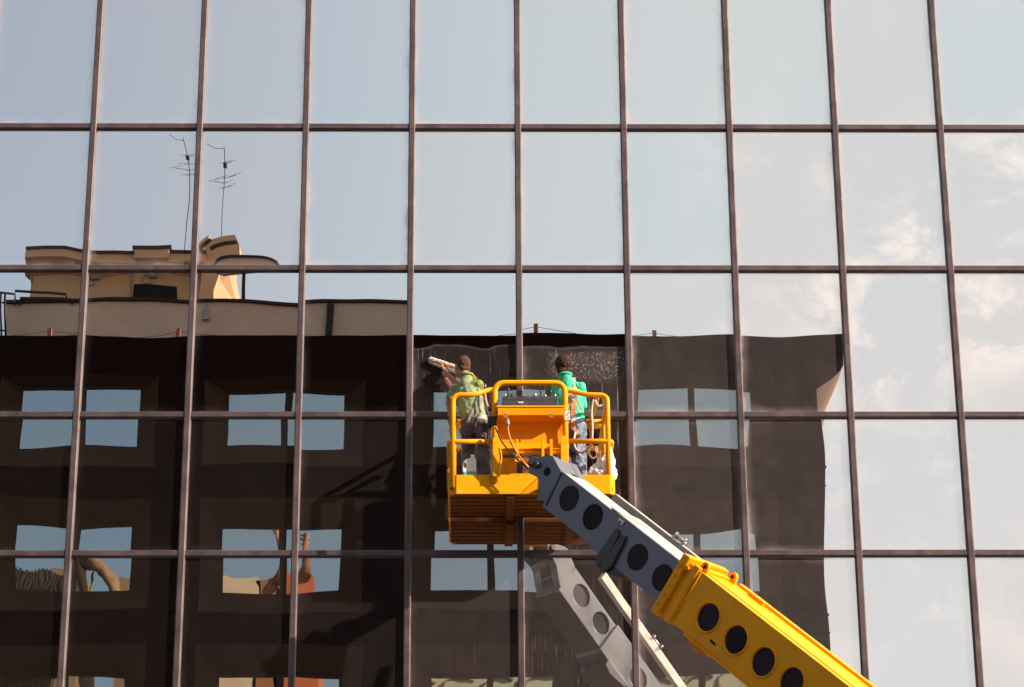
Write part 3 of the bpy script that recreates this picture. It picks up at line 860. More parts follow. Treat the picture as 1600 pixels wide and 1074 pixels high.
def section(name, s0, s1, u0, u1, w0, w1, holes, m, capm, open_holes=(), lip=None):
    """boom box: s along the axis, u height range, w width range"""
    mb = MB()
    holed_plate(mb, O + Wv * w0, s0, s1, u0, u1, holes, -Wv)
    holed_plate(mb, O + Wv * w1, s0, s1, u0, u1, holes, Wv)
    P = lambda s, u, w: O + D * s + U * u + Wv * w
    mb.quad(P(s0, u1, w0), P(s1, u1, w0), P(s1, u1, w1), P(s0, u1, w1))
    mb.quad(P(s0, u0, w0), P(s1, u0, w0), P(s1, u0, w1), P(s0, u0, w1))
    mb.quad(P(s0, u0, w0), P(s0, u1, w0), P(s0, u1, w1), P(s0, u0, w1))
    mb.quad(P(s1, u0, w0), P(s1, u1, w0), P(s1, u1, w1), P(s1, u0, w1))
    bmesh.ops.remove_doubles(mb.bm, verts=mb.bm.verts, dist=1e-5)
    o = mb.build(name, m, lift, bevel=.006, seg=2)
    for i, (s, t, r) in enumerate(holes):
        for w, nn in ((w0, -Wv), (w1, Wv)):
            c = P(s, t, w)
            mb = MB(); disc(mb, c - nn * .028, nn, r * .995, .016)
            mb.build('hole_cover' if i not in open_holes else 'open_hole', capm if i not in open_holes else M['hole'], o)
        if lip:
            for w, nn in ((w0, -Wv), (w1, Wv)):
                mb = MB(); c = P(s, t, w) + nn * .004
                a = U; b = D
                mb.tube([c + a * ((r + .012) * math.cos(2 * math.pi * k / 32)) + b * ((r + .012) * math.sin(2 * math.pi * k / 32)) for k in range(33)], .012, 6, caps=False)
                mb.build('hole_rim', m, o)
    return o


def hol(px, py, r, off=0.0):
    s, t = st(onside(px, py, off)); return (s, t, r)


# grey fly section (head end) and grey mid section
sec1 = section('fly_boom', 0.0, 0.98, -BH, 0.0, 0.0, BW, [hol(889, 779, .148), hol(926, 808, .148)], M['steel'], M['cap'], open_holes=(1,))
sec2 = section('mid_boom', 0.95, 3.2, -BH - .022, 0.022, -.018, BW + .018, [hol(996, 871, .148, -.018), hol(1035, 903, .148, -.018)], M['steel'], M['cap'])
top_sheen = mat('pale_sheen_top', (0.50, 0.46, 0.44), 0.45, 0.1, 0.12, 5, grime=0.55, grime_col=(0.22, 0.20, 0.22))  # sun and sky sheen on the boom top, painted in as a pale colour
mb = MB(); mb.obox(O + D * .50 + U * .003 + Wv * (BW / 2), D, Wv, U, .47, BW / 2 - .012, .002); mb.build('top_sheen_plate', top_sheen, sec1)
mb = MB(); mb.obox(O + D * 1.72 + U * .025 + Wv * (BW / 2), D, Wv, U, .72, BW / 2 - .002, .002); mb.build('top_sheen_plate', top_sheen, sec2)
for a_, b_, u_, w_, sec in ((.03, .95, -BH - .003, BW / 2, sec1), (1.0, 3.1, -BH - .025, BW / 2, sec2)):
    mb = MB(); mb.obox(O + D * ((a_ + b_) / 2) + U * u_ + Wv * w_, D, Wv, U, (b_ - a_) / 2, BW / 2 - .004, .002); mb.build('under_shade_plate', M['dark_metal'], sec)  # thin dark sheet added: underside shade put into its colour
# knuckle plate at the boom head
kp = [(832, 712), (842, 716), (856, 712), (863, 712), (877, 737), (852, 791), (846, 772), (843, 753), (838, 745), (826, 740), (826, 716)]
mb = MB(); mb.prism([onside(x, y) for x, y in kp], Wv * .11); mb.prism([onside(x, y) + Wv * (BW - .11) for x, y in kp], Wv * .11)
mb.prism([onside(x, y) + Wv * .1101 for x, y in [(846, 716), (856, 714), (863, 713), (877, 738), (868, 742)]], Wv * (BW - .2202))
mb.prism([onside(x, y) + Wv * .1101 for x, y in [(870, 745), (876, 742), (853, 786), (850, 780)]], Wv * (BW - .2202))
hd = mb.build('boom_head', M['steel'], lift, bevel=.004)
mb = MB(); disc(mb, onside(855, 737) - Wv * .001, -Wv, .05, .003); mb.build('open_hole', M['hole'], hd)
mb = MB(); c = onside(833, 726, -.02); mb.tube([c - Wv * .05, c + Wv * (BW + .05)], .035, 14); mb.tube([c - Wv * .07, c - Wv * .05], .022, 8); mb.build('pin', M['dark_metal'], hd)
mb = MB(); c = onside(841, 727); mb.tube([c - Wv * .06, c], .034, 12); mb.build('pin', M['dark_metal'], hd)
mb = MB(); a, b = st(onside(879, 737)), st(onside(853, 790))
mb.prism([onside(877.6, 737, -.002), onside(879.5, 737.5, -.002), onside(854.5, 791.5, -.002), onside(852.4, 790.5, -.002)], Wv * .003); mb.build('joint_gap', M['hole'], hd)
mb = MB(); c = O + D * (-.08) + U * .002 + Wv * .25; P8 = [c + D * (.11 * math.cos(k * math.pi / 8)) + Wv * (.045 * math.sin(k * math.pi / 8)) for k in range(16)]
mb.prism(P8, U * .003); mb.build('slot', M['hole'], hd)
# wear-pad fins and bracket between the two grey sections
for k, (pp, dp) in enumerate((([(962, 826), (967, 829), (965, 840), (942, 880), (934, 884), (931, 876), (934, 866)], .09), ([(970, 836), (976, 837), (974, 847), (955, 885), (943, 893), (937, 886), (948, 868)], .11))):
    mb = MB(); mb.prism([onside(x, y, -.045 - .01 * k) for x, y in pp], Wv * .044); mb.build('wear_pad_fin', M['dark_metal'], sec2, bevel=.004)
mb = MB(); mb.prism([onside(x, y, -.01) for x, y in [(936, 868), (958, 884), (975, 896), (966, 902), (938, 892), (930, 880)]], Wv * (BW + .05)); mb.build('wear_pad', M['dark_metal'], sec2, bevel=.004)
mb = MB(); c = onside(972, 814, -.02); mb.obox(c, D, U, Wv, .045, .012, .02); mb.obox(c + D * .03 - U * .015, D, U, Wv, .012, .022, .016); mb.obox(c - D * .035 - U * .01, D, U, Wv, .008, .02, .016); mb.build('latch', M['chrome'], sec2)
mb = MB(); mb.prism([O + D * .93 + U * .024 + Wv * -.02, O + D * 1.05 + U * .024 - Wv * .02, O + D * 1.28 + U * .024 + Wv * (BW * .7), O + D * 1.02 + U * .024 + Wv * (BW * .8)], U * .012); mb.build('wear_plate', M['rail'], sec2)
# rail carrying the hoses, right of the boom
RW = 0.74
mb = MB(); mb.obox(O + D * 1.75 + Wv * (RW + .03) - U * .035, D, U, Wv, 1.55, .060, .035)
rl = mb.build('hose_rail', M['rail'], lift, bevel=.004)
for s in (2.25, 2.6):
    mb = MB(); mb.obox(O + D * s + Wv * ((RW + BW) / 2) - U * .06, D, U, Wv, .03, .02, (RW - BW) / 2 + .02); mb.build('rail_bracket', M['steel'], rl)
mb = MB(); c = O + D * 1.28 + Wv * (RW + .04) + U * .06
mb.tube([c, c + D * .16], .022, 10); mb.tube([c - D * .01, c + D * .012], .045, 12); mb.tube([c + D * .155, c + D * .175], .05, 12); mb.tube([c + D * .16 - U * .06, c + D * .16 + U * .01], .02, 8); mb.build('hose_clamp', M['chrome'], rl)
# yellow outer boom
c0 = st(onside(1099, 896, -.09)); c1 = st(onside(1311.6, 1074, -.09)); b0 = st(onside(1047, 968, -.09)); b1 = st(onside(1172, 1074, -.09))
UT = c0[1] + .0; UB = (b0[1] + b1[1]) / 2; S0 = min(c0[0], b0[0]) - .02
YWD = 0.60
S0 = 2.38
sec3 = section('outer_boom', S0, 15.5, UB, UT, -.09, -.09 + YWD,
               [hol(1107, 965, .150, -.09), hol(1150, 1000, .150, -.09), hol(1193, 1034.5, .150, -.09), hol(1237.5, 1066, .150, -.09)] + [(0, 0, 0)] * 0, M['yellow'], M['cap'], lip=True)
P = lambda s, u, w: O + D * s + U * u + Wv * w
mb = MB()                                                      # collar
mb.obox(P(S0 - .06, (UT + UB) / 2 + .01, -.09 + YWD / 2), D, U, Wv, .055, (UT - UB) / 2 + .05, YWD / 2 + .05)
mb.obox(P(S0 + .12, (UT + UB) / 2, -.09 + YWD / 2), D, U, Wv, .045, (UT - UB) / 2 + .03, YWD / 2 + .03)
co = mb.build('collar', M['yellow'], sec3, bevel=.012)
for px, py, w in ((1086, 893, -.05), (1086, 893, YWD - .16)):
    c = P(S0 + .16, UT + .055, w); mb = MB()
    ring = [c + D * (.055 * math.cos(a)) + U * (.055 * math.sin(a)) for a in [k * math.pi / 8 for k in range(9)]] + [c - D * .075 - U * .07, c + D * .075 - U * .07]
    mb.prism(ring, Wv * .04); lo = mb.build('lifting_lug', M['yellow'], sec3, bevel=.004)
    mb = MB(); disc(mb, c - Wv * .001, -Wv, .022, .003, 16); mb.build('open_hole', M['hole'], lo)
mb = MB(); mb.obox(P(8.9, UT - .02, -.09 + YWD + .05), D, U, Wv, 6.3, .05, .045); mb.obox(P(2.95, UT + .022, -.09 + YWD - .01), D, U, Wv, .12, .02, .05); mb.build('side_rail', M['yellow'], sec3, bevel=.006)
mb = MB(); mb.obox(P(8.9, UT + .004, .03), D, U, Wv, 6.4, .004, .012); mb.build('weld_strip', M['yellow'], sec3)
mb = MB(); mb.obox(P(9.0, UB - .012, -.09 + YWD / 2), D, U, Wv, 6.2, .010, YWD / 2 + .03); mb.build('bottom_flange', M['yellow'], sec3, bevel=.003)
pp = [(1073, 990), (1076, 1003), (1087, 1019), (1100, 1024), (1113, 1023), (1120, 1018), (1100, 1003)]
mb = MB(); mb.prism([onside(x, y, .02) for x, y in pp], Wv * .40); mb.build('under_bracket', M['orange'], sec3, bevel=.004)
mb = MB(); c = onside(1113.5, 1004, -.092); dd = (onside(1118, 1008, -.092) - onside(1109, 1000, -.092)).normalized(); mb.obox(c, dd, dd.cross(Wv), Wv, .045, .013, .002); mb.build('slot', M['hole'], sec3)
c = P(S0 + .02, UT - .06, -.125); mb = MB(); mb.tube([c + Wv * .02, c - Wv * .015], .028, 10); mb.obox(c - D * .05 + Wv * .01, D, U, Wv, .02, .03, .01); mb.build('bolt', M['orange'], sec3)
mb = MB(); mb.obox(P(4.15, UB - .06, .1), D, U, Wv, .12, .035, .1); mb.build('hose_guide', M['terracotta'], sec3, bevel=.01)
hx = hol(1150, 1000, .150, -.09)
mb = MB(); c = P(hx[0] + .035, hx[1] - .01, -.09) + Wv * .010; disc(mb, c, -Wv, .112, .002)
mb.build('inner_liner', mat('liner_blue_black', (0.014, 0.011, 0.020), .6, 0, .2, 12, spec=.1), sec3)
mb = MB()
for s_ in (S0 + .20, S0 + 2.85): mb.tube([P(s_, UB + .01, -.092), P(s_, UT - .01, -.092)], .006, 6)
mb.build('weld_bead', M['yellow'], sec3)
for k in range(5):
    c = P(S0 - .06, UB + .08 + k * (UT - UB - .16) / 4, -.145); mb = MB(); mb.tube([c + Wv * .01, c - Wv * .010], .016, 8); mb.build('bolt', M['orange'], sec3)
mb = MB(); mb.tube([P(S0 - .25 + k * .5, UB - .05 - .02 * (k % 2), .18) for k in range(1, 14)], .014, 8); mb.build('hose', M['black'], sec3)
# carrier under the boom (out of the picture)
base = O + D * 15.6; gx, gy = base.x, base.y
mb = MB(); mb.box((gx - 1.3, gy - 1.2, 1.0), (gx + 1.5, gy + 1.2, 1.9)); mb.box((gx - 2.2, gy - 1.1, .55), (gx + 2.4, gy + 1.1, .98)); mb.build('carrier', M['yellow'], lift, bevel=.06)
for sx in (-1.5, 1.6):
    for sy in (-1.2, 1.2):
        mb = MB(); mb.tube([(gx + sx, gy + sy - .2, .52), (gx + sx, gy + sy + .2, .52)], .52, 28); wh = mb.build('wheel', M['black'], lift, bevel=.05)
        mb = MB(); mb.tube([(gx + sx, gy + sy - .21, .52), (gx + sx, gy + sy + .21, .52)], .26, 20); mb.build('rim', M['yellow'], wh)

# basket -------------------------------------------------------------
FY, BY = -0.97, -0.085
XA, XB = at(700, 742, FY).x, at(961, 742, FY).x
ZU = at(720, 772, FY).z; ZF = ZU + .085; ZTB = at(720, 742, FY).z
# toe board with a chamfered left end
mb = MB()
mb.prism([V((XA + .10, FY, ZU + .0)), V((XB - .06, FY, ZU)), V((XB, FY + .06, ZU)), V((XB, FY + .085, ZU)), V((XB - .08, FY + .02, ZU)), V((XA + .10, FY + .02, ZU)), V((XA + .02, FY + .09, ZU)), V((XA, FY + .07, ZU))], V((0, 0, ZTB - ZU)))
mb.build('toe_board', M['yellow'], lift, bevel=.004)
for xx, a, b in ((XA, FY + .092, BY), (XB - .02, FY + .088, BY)):
    mb = MB(); mb.box((xx, a, ZU + .002), (xx + .02, b, ZTB - .002)); mb.build('toe_board', M['yellow'], lift)
mb = MB(); mb.box((XA + .022, BY - .02, ZU + .001), (XB - .022, BY, ZF + .01)); mb.build('toe_board', M['deck'], lift)
# floor of pressed planks; ribs along x show from below
mb = MB()
n = 6; ys = np.linspace(FY + .025, BY - .025, n + 1)
for i in range(n):
    a, b = ys[i] + .006, ys[i + 1] - .006
    mb.prism([V((XA + .025, a, ZU + .06)), V((XA + .025, a, ZU + .012)), V((XA + .025, a + .02, ZU + .002)), V((XA + .025, b - .02, ZU + .002)), V((XA + .025, b, ZU + .012)), V((XA + .025, b, ZU + .06))], V((XB - XA - .05, 0, 0)))
mb.box((XA + .024, FY + .024, ZU + .061), (XB - .024, BY - .024, ZF))
mb.build('floor', M['deck'], lift)
mb = MB()
for x in (.47, 1.2): mb.box((x - .05, FY + .03, ZU - .035), (x + .05, BY - .01, ZU))
for i in range(0, n + 1, 1): mb.box((XA + .03, ys[i] - .004, ZU - .006), (XB - .03, ys[i] + .004, ZU + .004))
mb.build('floor_joist', M['deck'], lift, bevel=.002)
# guard rails
R = .030
def tb(name, pts, r=R, m='yellow', fillet=.09, parent=lift, n=12):
    mb = MB(); mb.tube(pts, r, n, fillet=fillet); return mb.build(name, M[m], parent)
zt = at(720, 616, FY).z; zm = at(720, 689, FY).z
xl = at(707.5, 700, FY).x; xr = at(950.5, 700, FY).x
FYr = FY + .03
tb('guard_rail', [(xl, FYr, ZF), (xl, FYr, zt), (at(741, 615, FYr).x, FYr, zt), at(764, 609.5, FYr + .14), at(771, 609, FYr + .14)])
tb('guard_rail', [(xr, FYr, ZF), (xr, FYr, zt), (at(917, 615, FYr).x, FYr, zt), at(892, 611, FYr + .05), at(884, 610, FYr + .05)])
tb('mid_rail', [(at(771, 690, FYr).x, FYr, zm), (xl - .045, FYr, zm), (xl - .045, BY, zm)], fillet=.06)
tb('mid_rail', [(at(884, 688, FYr).x, FYr, zm + .005), (xr + .045, FYr, zm + .005), (xr + .045, BY, zm + .005)], fillet=.06)
tb('side_rail', [(xl, FYr + .05, zt - .02), (xl, BY, zt - .02), (xl, BY, ZF)], fillet=.08)
tb('side_rail', [(xr, FYr + .05, zt - .02), (xr, BY, zt - .02), (xr, BY, ZF)], fillet=.08)
tb('rear_rail', [(xl + .01, BY, zt - .02), (xl + .2, BY, zt - .02)])
tb('rear_rail', [(xr - .01, BY, zt - .02), (xr - .2, BY, zt - .02), (xr - .2, BY + .02, zt - .02)])
tb('gate_bar', [at(934, 616, FYr + .05), at(932, 632, -.65), at(927, 645, -.35), (xr - .17, BY, zt - .02)], .022)
# console hoop and body
hx0, hx1 = at(773, 650, FY).x, at(883, 650, FY).x
HY = FY - .03
zh = at(830, 598.5, HY).z
tb('console_hoop', [(hx0, HY, ZTB - .1), (hx0, HY, zh), (hx1, HY, zh), (hx1, HY, ZTB - .1)], .034, fillet=.13, n=16)
zl, zb_ = at(830, 643, HY).z, at(830, 704, HY).z
zl2 = at(830, 655, HY).z
xc0, xc1 = at(776, 650, HY).x + .01, at(881, 650, HY).x - .01
mb = MB()
side = [V((xc0, HY - .13, zl)), V((xc0, HY - .13, zl2)), V((xc0, HY - .118, zl2 - .004)), V((xc0, HY + .05, zl2 - .012)), V((xc0, HY + .09, zl2 - .12)), V((xc0, HY + .085, zb_ + .12)), V((xc0, HY + .02, zb_ + .03)), V((xc0, HY - .05, zb_ + .01)), V((xc0, HY - .05, zb_)), V((xc0, HY + .08, zb_)), V((xc0, HY + .22, zl))]
mb.prism(side, V((xc1 - xc0, 0, 0)))
cb = mb.build('console_box', M['orange'], lift, bevel=.006)
mb = MB(); mb.box((xc0 - .012, HY - .14, zl + .001), (xc1 + .012, HY + .2, zl + .022)); mb.build('console_shelf', M['yellow'], cb, bevel=.004)
for px in (790, 861):
    c = at(px, 650, HY - .131); mb = MB(); mb.tube([c, c + V((0, -.01, 0))], .03, 14); mb.build('knockout', M['terracotta'], cb)
for px in (778, 884):
    a = at(px - 8, 704, HY); b = at(px + 8, 704, HY)
    mb = MB(); mb.box((a.x, HY - .06, ZTB - .05), (b.x - .035, HY - .036, zb_ + .16)); mb.build('console_bracket', M['yellow'], lift, bevel=.004)
mb = MB(); za, zb2 = at(830, 703, HY).z, at(830, 709, HY).z; mb.box((xc0, HY - .02, zb2), (xc1, HY + .04, za)); mb.build('cross_bar', M['yellow'], lift, bevel=.004)
mb = MB(); za = at(830, 722, HY).z; mb.box((xc0, HY, za), (at(828, 722, HY).x, HY + .04, za + .05)); mb.box((xc0, HY + .5, za - .02), (xc1, HY + .54, za + .03)); mb.build('cross_bar', M['yellow'], lift, bevel=.004)
for px in (808, 848, 861):
    a = at(px, 700, HY - .1); mb = MB(); mb.box((a.x - .015, HY - .14, za + .02), (a.x + .015, HY - .022, zb_ + .09)); mb.build('hinge_plate', M['yellow'], lift, bevel=.003)
# control panel (black) with levers
pc = at(828, 633, HY - .02); w2 = (at(872, 633, HY - .02).x - at(785, 633, HY - .02).x) / 2
mb = MB(); z0 = zl + .0235
mb.box((pc.x - w2, HY - .12, z0), (pc.x + w2, HY + .12, z0 + .075)); mb.box((pc.x - w2 + .004, HY - .116, z0 + .0755), (pc.x + w2 - .004, HY + .116, z0 + .125))
pn = mb.build('control_panel', mat('control_grey', (0.045, 0.038, 0.042), .55, 0, .3, 20, .2, 60), lift, bevel=.006)
mb = MB(); mb.box((pc.x - w2 + .12, HY - .03, z0 + .126), (pc.x + w2 - .15, HY + .10, z0 + .155)); mb.build('panel_cover', M['black'], pn, bevel=.006)
for px, hgt, r in ((794, .12, .016), (845, .09, .014), (860, .085, .018), (789, .04, .016), (800, .04, .018), (836, .045, .02), (852, .03, .015), (867, .035, .016)):
    x = at(px, 630, HY - .05).x; mb = MB(); zz = z0 + .126; y = HY - .06
    mb.tube([(x, y, zz - .01), (x, y, zz + .02)], r * 1.3, 10); mb.tube([(x, y, zz + .02), (x + .002, y, zz + hgt)], r * .55, 8); mb.cap((x + .002, y, zz + hgt * .8), (x + .003, y, zz + hgt), r, r * .8)
    mb.build('joystick' if hgt > .07 else 'switch', M['black'] if hgt > .07 or px == 800 else M['chrome'], pn)
mb = MB(); c = at(814, 629, HY - .125); mb.box(c - V((.03, .002, .008)), c + V((.03, .002, .008))); mb.build('label_plate', M['white_cloth'], pn)
# grey connector and hoses
c = at(793.5, 661, HY - .16); mb = MB(); mb.tube([c + V((0, 0, .05)), c + V((0, 0, -.01)), c + V((0, 0, -.03))], .022, 12, rs=[.014, .024, .022]); cn_ = mb.build('plug', M['grey_box'], lift)
def px3(l, y): return [at(a, b, y) for a, b in l]
mb = MB(); mb.tube([c + V((0, 0, -.03))] + px3([(794, 676), (800, 695), (812, 715), (828, 734)], HY - .2), .011, 8, fillet=.12); mb.tube(px3([(797, 690), (806, 706), (818, 722), (829, 733)], HY - .18), .009, 8, fillet=.1); mb.build('hose', M['cable_orange'], lift)
mb = MB(); mb.tube(px3([(774, 668), (783, 690), (798, 708), (815, 724), (828, 735)], HY - .19), .010, 8, fillet=.12); mb.build('hose', M['black'], lift)
mb = MB(); mb.tube(px3([(781, 700), (784, 715), (781, 728), (779, 740)], HY - .06), .010, 8, fillet=.1); mb.build('hose', M['yellow'], lift)
c = at(771, 660, FYr - .05); mb = MB(); mb.box(c - V((.06, .05, .055)), c + V((.04, .05, .06))); mb.tube([c + V((0, 0, -.05)), c + V((.04, 0, -.1))], .015, 8); mb.build('socket_box', M['black'], lift, bevel=.012)
# rotator between boom head and basket
mb = MB(); c = onside(834, 730) + Wv * (BW * .5); mb.tube([c + V((0, 0, -.20)), c + V((0, 0, .10))], .085, 20); mb.cap(c + V((0, 0, .10)), c + V((0, 0, .13)), .06, .05); mb.build('rotator', M['steel'], lift, bevel=.005); c9 = c
mb = MB(); mb.box((c9.x - .09, c9.y + .05, c9.z - .17), (c9.x + .09, FY - .045, c9.z - .02)); mb.build('rotator_arm', M['steel'], lift, bevel=.006)
mb = MB(); mb.prism([at(846, 742, FY - .04), at(820, 766, FY - .04), at(812, 772, FY - .04), at(846, 772, FY - .04)], V((0, .035, 0))); pass; mb.build('rotator_bracket', M['orange'], lift, bevel=.004)
# reflector tape on the console corner
c = at(887, 649, HY - .04); mb = MB(); mb.box(c - V((.035, .002, .06)), c + V((.03, .002, .05))); mb.build('sticker', M['white_cloth'], lift)
for q in ((.012, .03), (-.01, 0), (.01, -.03)):
    mb = MB(); mb.obox(c + V((q[0], -.004, q[1])), V((.8, 0, .6)), EY, V((-.6, 0, .8)), .018, .001, .006); mb.build('sticker_mark', M['strap_red'], lift)


# ------------------------------------------------------------------ people
def remesh(o, size, smooth=3, fac=.5):
    m = o.modifiers.new('r', 'REMESH'); m.mode = 'VOXEL'; m.voxel_size = size; m.use_smooth_shade = True
    s = o.modifiers.new('s', 'SMOOTH'); s.iterations = smooth; s.factor = fac
    dg = bpy.context.evaluated_depsgraph_get(); dg.update()
    me = bpy.data.meshes.new_from_object(o.evaluated_get(dg))
    mats = list(o.data.materials)
    o.modifiers.clear(); o.data = me
    me.materials.clear()
    for q in mats: me.materials.append(q)
    for p in me.polygons: p.use_smooth = True
    return o


def wrinkle(o, amp, sc, seed, stretch=V((1, 1, 1)), fold=0.0, fsc=10):
    me = o.data; me.update()
    ns = [v.normal.copy() for v in me.vertices]
    for v, n_ in zip(me.vertices, ns):
        c = v.co; q = V((c.x * sc * stretch.x, c.y * sc * stretch.y, c.z * sc * stretch.z)) + V((seed, 0, 0))
        d_ = noise.noise(q) * amp + noise.noise(q * 2.3) * amp * .45
        if fold:
            w = noise.noise(c * fsc * .5 + V((seed, 3, 1)))
            d_ += (abs(math.sin((c.z + c.x * .6) * fsc + w * 5)) ** 2 - .5) * fold * (0.4 + abs(noise.noise(c * 5)))
        v.co = c + n_ * d_
    me.update()


def hand(mb, wrist, dirv, palm_n, curl=.9, L=.185, grip=True):
    """palm, four fingers and thumb; fingers curl towards palm_n"""
    d_ = dirv.normalized(); n_ = (palm_n - d_ * palm_n.dot(d_)).normalized(); s = d_.cross(n_)
    pl = L * .50
    for k in (-1.5, -.5, .5, 1.5):
        a = wrist + s * (k * .013); b = wrist + d_ * pl + s * (k * .021)
        mb.cap(a, b, .016, .014)
    for k, fl in zip((-1.5, -.5, .5, 1.5), (.80, .95, 1.0, .90)):
        p = wrist + d_ * pl + s * (k * .021); an = 0
        for j, seg_ in enumerate((.040, .028, .022)):
            an += curl * (0.75 if j == 0 else .95) * (1 + .08 * k)
            q = p + (d_ * math.cos(an) + n_ * math.sin(an)) * seg_ * fl
            mb.cap(p, q, .0100 - j * .0008, .0092 - j * .0008); p = q
    p = wrist + d_ * .02 + s * .026; q = p + (d_ * .6 + s * .62 + n_ * .4).normalized() * .040
    mb.cap(p, q, .014, .012); r_ = q + (d_ * .7 + n_ * .65 - s * .05).normalized() * .034; mb.cap(q, r_, .011, .0095)
    mb.cap(r_, r_ + (d_ * .4 + n_ * .8 - s * .35).normalized() * .024, .0095, .008)


def worker(name_label, J, look, mats, hairstyle, hands, seed, sleeves='short'):
    """J: dict of joints. returns root and shirt object"""
    root = empty('person', J['foot_l'] * .5 + J['foot_r'] * .5 - V((0, 0, .0)), name_label, 'person')
    mb = MB()
    h = J['head']; hs = J.get('hs', 1.0); f = look.normalized(); s = f.cross(EZ).normalized(); u = s.cross(f)
    rot = Matrix((s, f, u)).transposed()
    H = lambda x, y, z: h + s * (x * hs) + f * (y * hs) + u * (z * hs)
    mb.ell(H(0, -.012, .025), .077 * hs, .095 * hs, .098 * hs, rot); mb.ell(H(0, .025, -.045), .060 * hs, .070 * hs, .072 * hs, rot)      # cranium, face
    mb.cap(H(-.030, .060, -.085), H(.030, .060, -.085), .026, .026)                                        # jaw
    mb.cap(H(0, .092, .005), H(0, .108, -.030), .010, .014)                                                # nose
    mb.cap(H(-.034, .078, .022), H(.034, .078, .022), .014, .014)                                          # brow
    mb.cap(H(-.020, .088, -.062), H(.020, .088, -.062), .009, .009); mb.cap(H(-.016, .086, -.075), H(.016, .086, -.075), .009, .009)
    for k in (-1, 1):                                                                                      # ears, cheeks
        mb.ell(H(k * .079, -.004, -.008), .012 * hs, .022 * hs, .034 * hs, rot); mb.ell(H(k * .040, .062, -.030), .024, .022, .024, rot)
    nb = J['neck']; mb.cap(nb - f * .005, H(0, -.025, -.06), .062, .056)
    sl_, sr_ = J['sh_l'], J['sh_r']; ch = J['chest']; wa = J['waist']; pe = J['pelvis']; hl, hr = J['hip_l'], J['hip_r']
    sv = (sr_ - sl_).normalized()
    mb.cap(sl_, sr_, .056, .056); mb.cap(nb, (sl_ + sr_) / 2 - EZ * .02, .066, .085)
    mb.cap((sl_ + sr_) / 2 - EZ * .10, ch, .115, .115, sq=(1.35, .88), side=sv)
    mb.cap(ch, wa, .112, .100, sq=(1.30, .92), side=sv); mb.cap(wa, pe, .105, .112, sq=(1.28, .98), side=sv)
    for a in ('l', 'r'):
        mb.cap(J['sh_' + a], J['el_' + a], .050, .040); mb.cap(J['el_' + a], J['wr_' + a], .041, .027)
        mb.cap(J['hip_' + a], J['kn_' + a], .082, .056); mb.cap(J['kn_' + a], J['an_' + a], .057, .038)
        mb.cap(J['an_' + a], J['foot_' + a], .040, .036)
        dv, pn_, cu = hands[a]; hand(mb, J['wr_' + a], dv, pn_, cu)
    body = mb.build('body', M['skin'], None); remesh(body, .0065, 3, .45); adopt(body, root)
    # eyes
    for k in (-1, 1):
        mb = MB(); mb.ell(H(k * .031, .083, .002), .011, .009, .010, rot); mb.build('eye', M['jug'], root)
    # shoes
    for a in ('l', 'r'):
        mb = MB(); an, ft = J['an_' + a], J['foot_' + a]
        mb.cap(an - EZ * .02, an - EZ * .045, .052, .05); mb.cap(an - EZ * .045, ft, .052, .045, sq=(.95, 1.05)); o = mb.build('shoe', M['black'], None); remesh(o, .01, 2); adopt(o, root)
    # trousers
    mb = MB()
    mb.cap(wa - EZ * .02, pe, .118, .130, sq=(1.28, 1.0), side=sv)
    for a in ('l', 'r'):
        back = -look.normalized() * .03
        mb.cap(J['hip_' + a] + back * .9 + EZ * .02, J['hip_' + a] * .6 + J['kn_' + a] * .4, .100, .092); mb.cap(J['hip_' + a], J['kn_' + a], .098, .076); mb.cap(J['kn_' + a], J['an_' + a], .080, .070)
    tr = mb.build('trousers', mats['legs'], None); remesh(tr, .011, 2); wrinkle(tr, .013, 11, seed, V((1, 1, .8)), .010, 22); adopt(tr, root)
    # shirt
    mb = MB()
    mb.cap(sl_, sr_, .068, .068); mb.cap(nb - EZ * .012, (sl_ + sr_) / 2, .074, .098)
    mb.cap((sl_ + sr_) / 2 - EZ * .10, ch, .128, .130, sq=(1.36, .92), side=sv); mb.cap(ch, wa, .128, .118, sq=(1.32, .98), side=sv)
    mb.cap(wa, wa * .65 + pe * .35, .122, .128, sq=(1.30, 1.02), side=sv)
    for a in ('l', 'r'):
        S, E_ = J['sh_' + a], J['el_' + a]
        e2 = S * .35 + E_ * .65 if sleeves == 'short' else E_
        mb.cap(S, e2, .068, .064)
        if sleeves == 'long': mb.cap(E_, J['wr_' + a], .060, .046)
    sh = mb.build('shirt', mats['shirt'], None); remesh(sh, .010, 3); wrinkle(sh, .012, 9, seed + 5, V((1, 1, .7)), .009, 18); adopt(sh, root)
    # collar
    mb = MB(); cc = nb + EZ * .012 - f * .008
    mb.tube([cc + s * (.072 * math.cos(a)) + f * (.070 * math.sin(a)) + EZ * (.012 * -math.sin(a)) for a in [k * math.pi / 12 for k in range(25)]], .016, 8, caps=False); mb.build('collar', mats['shirt'], root)
    # hair
    mb = MB()
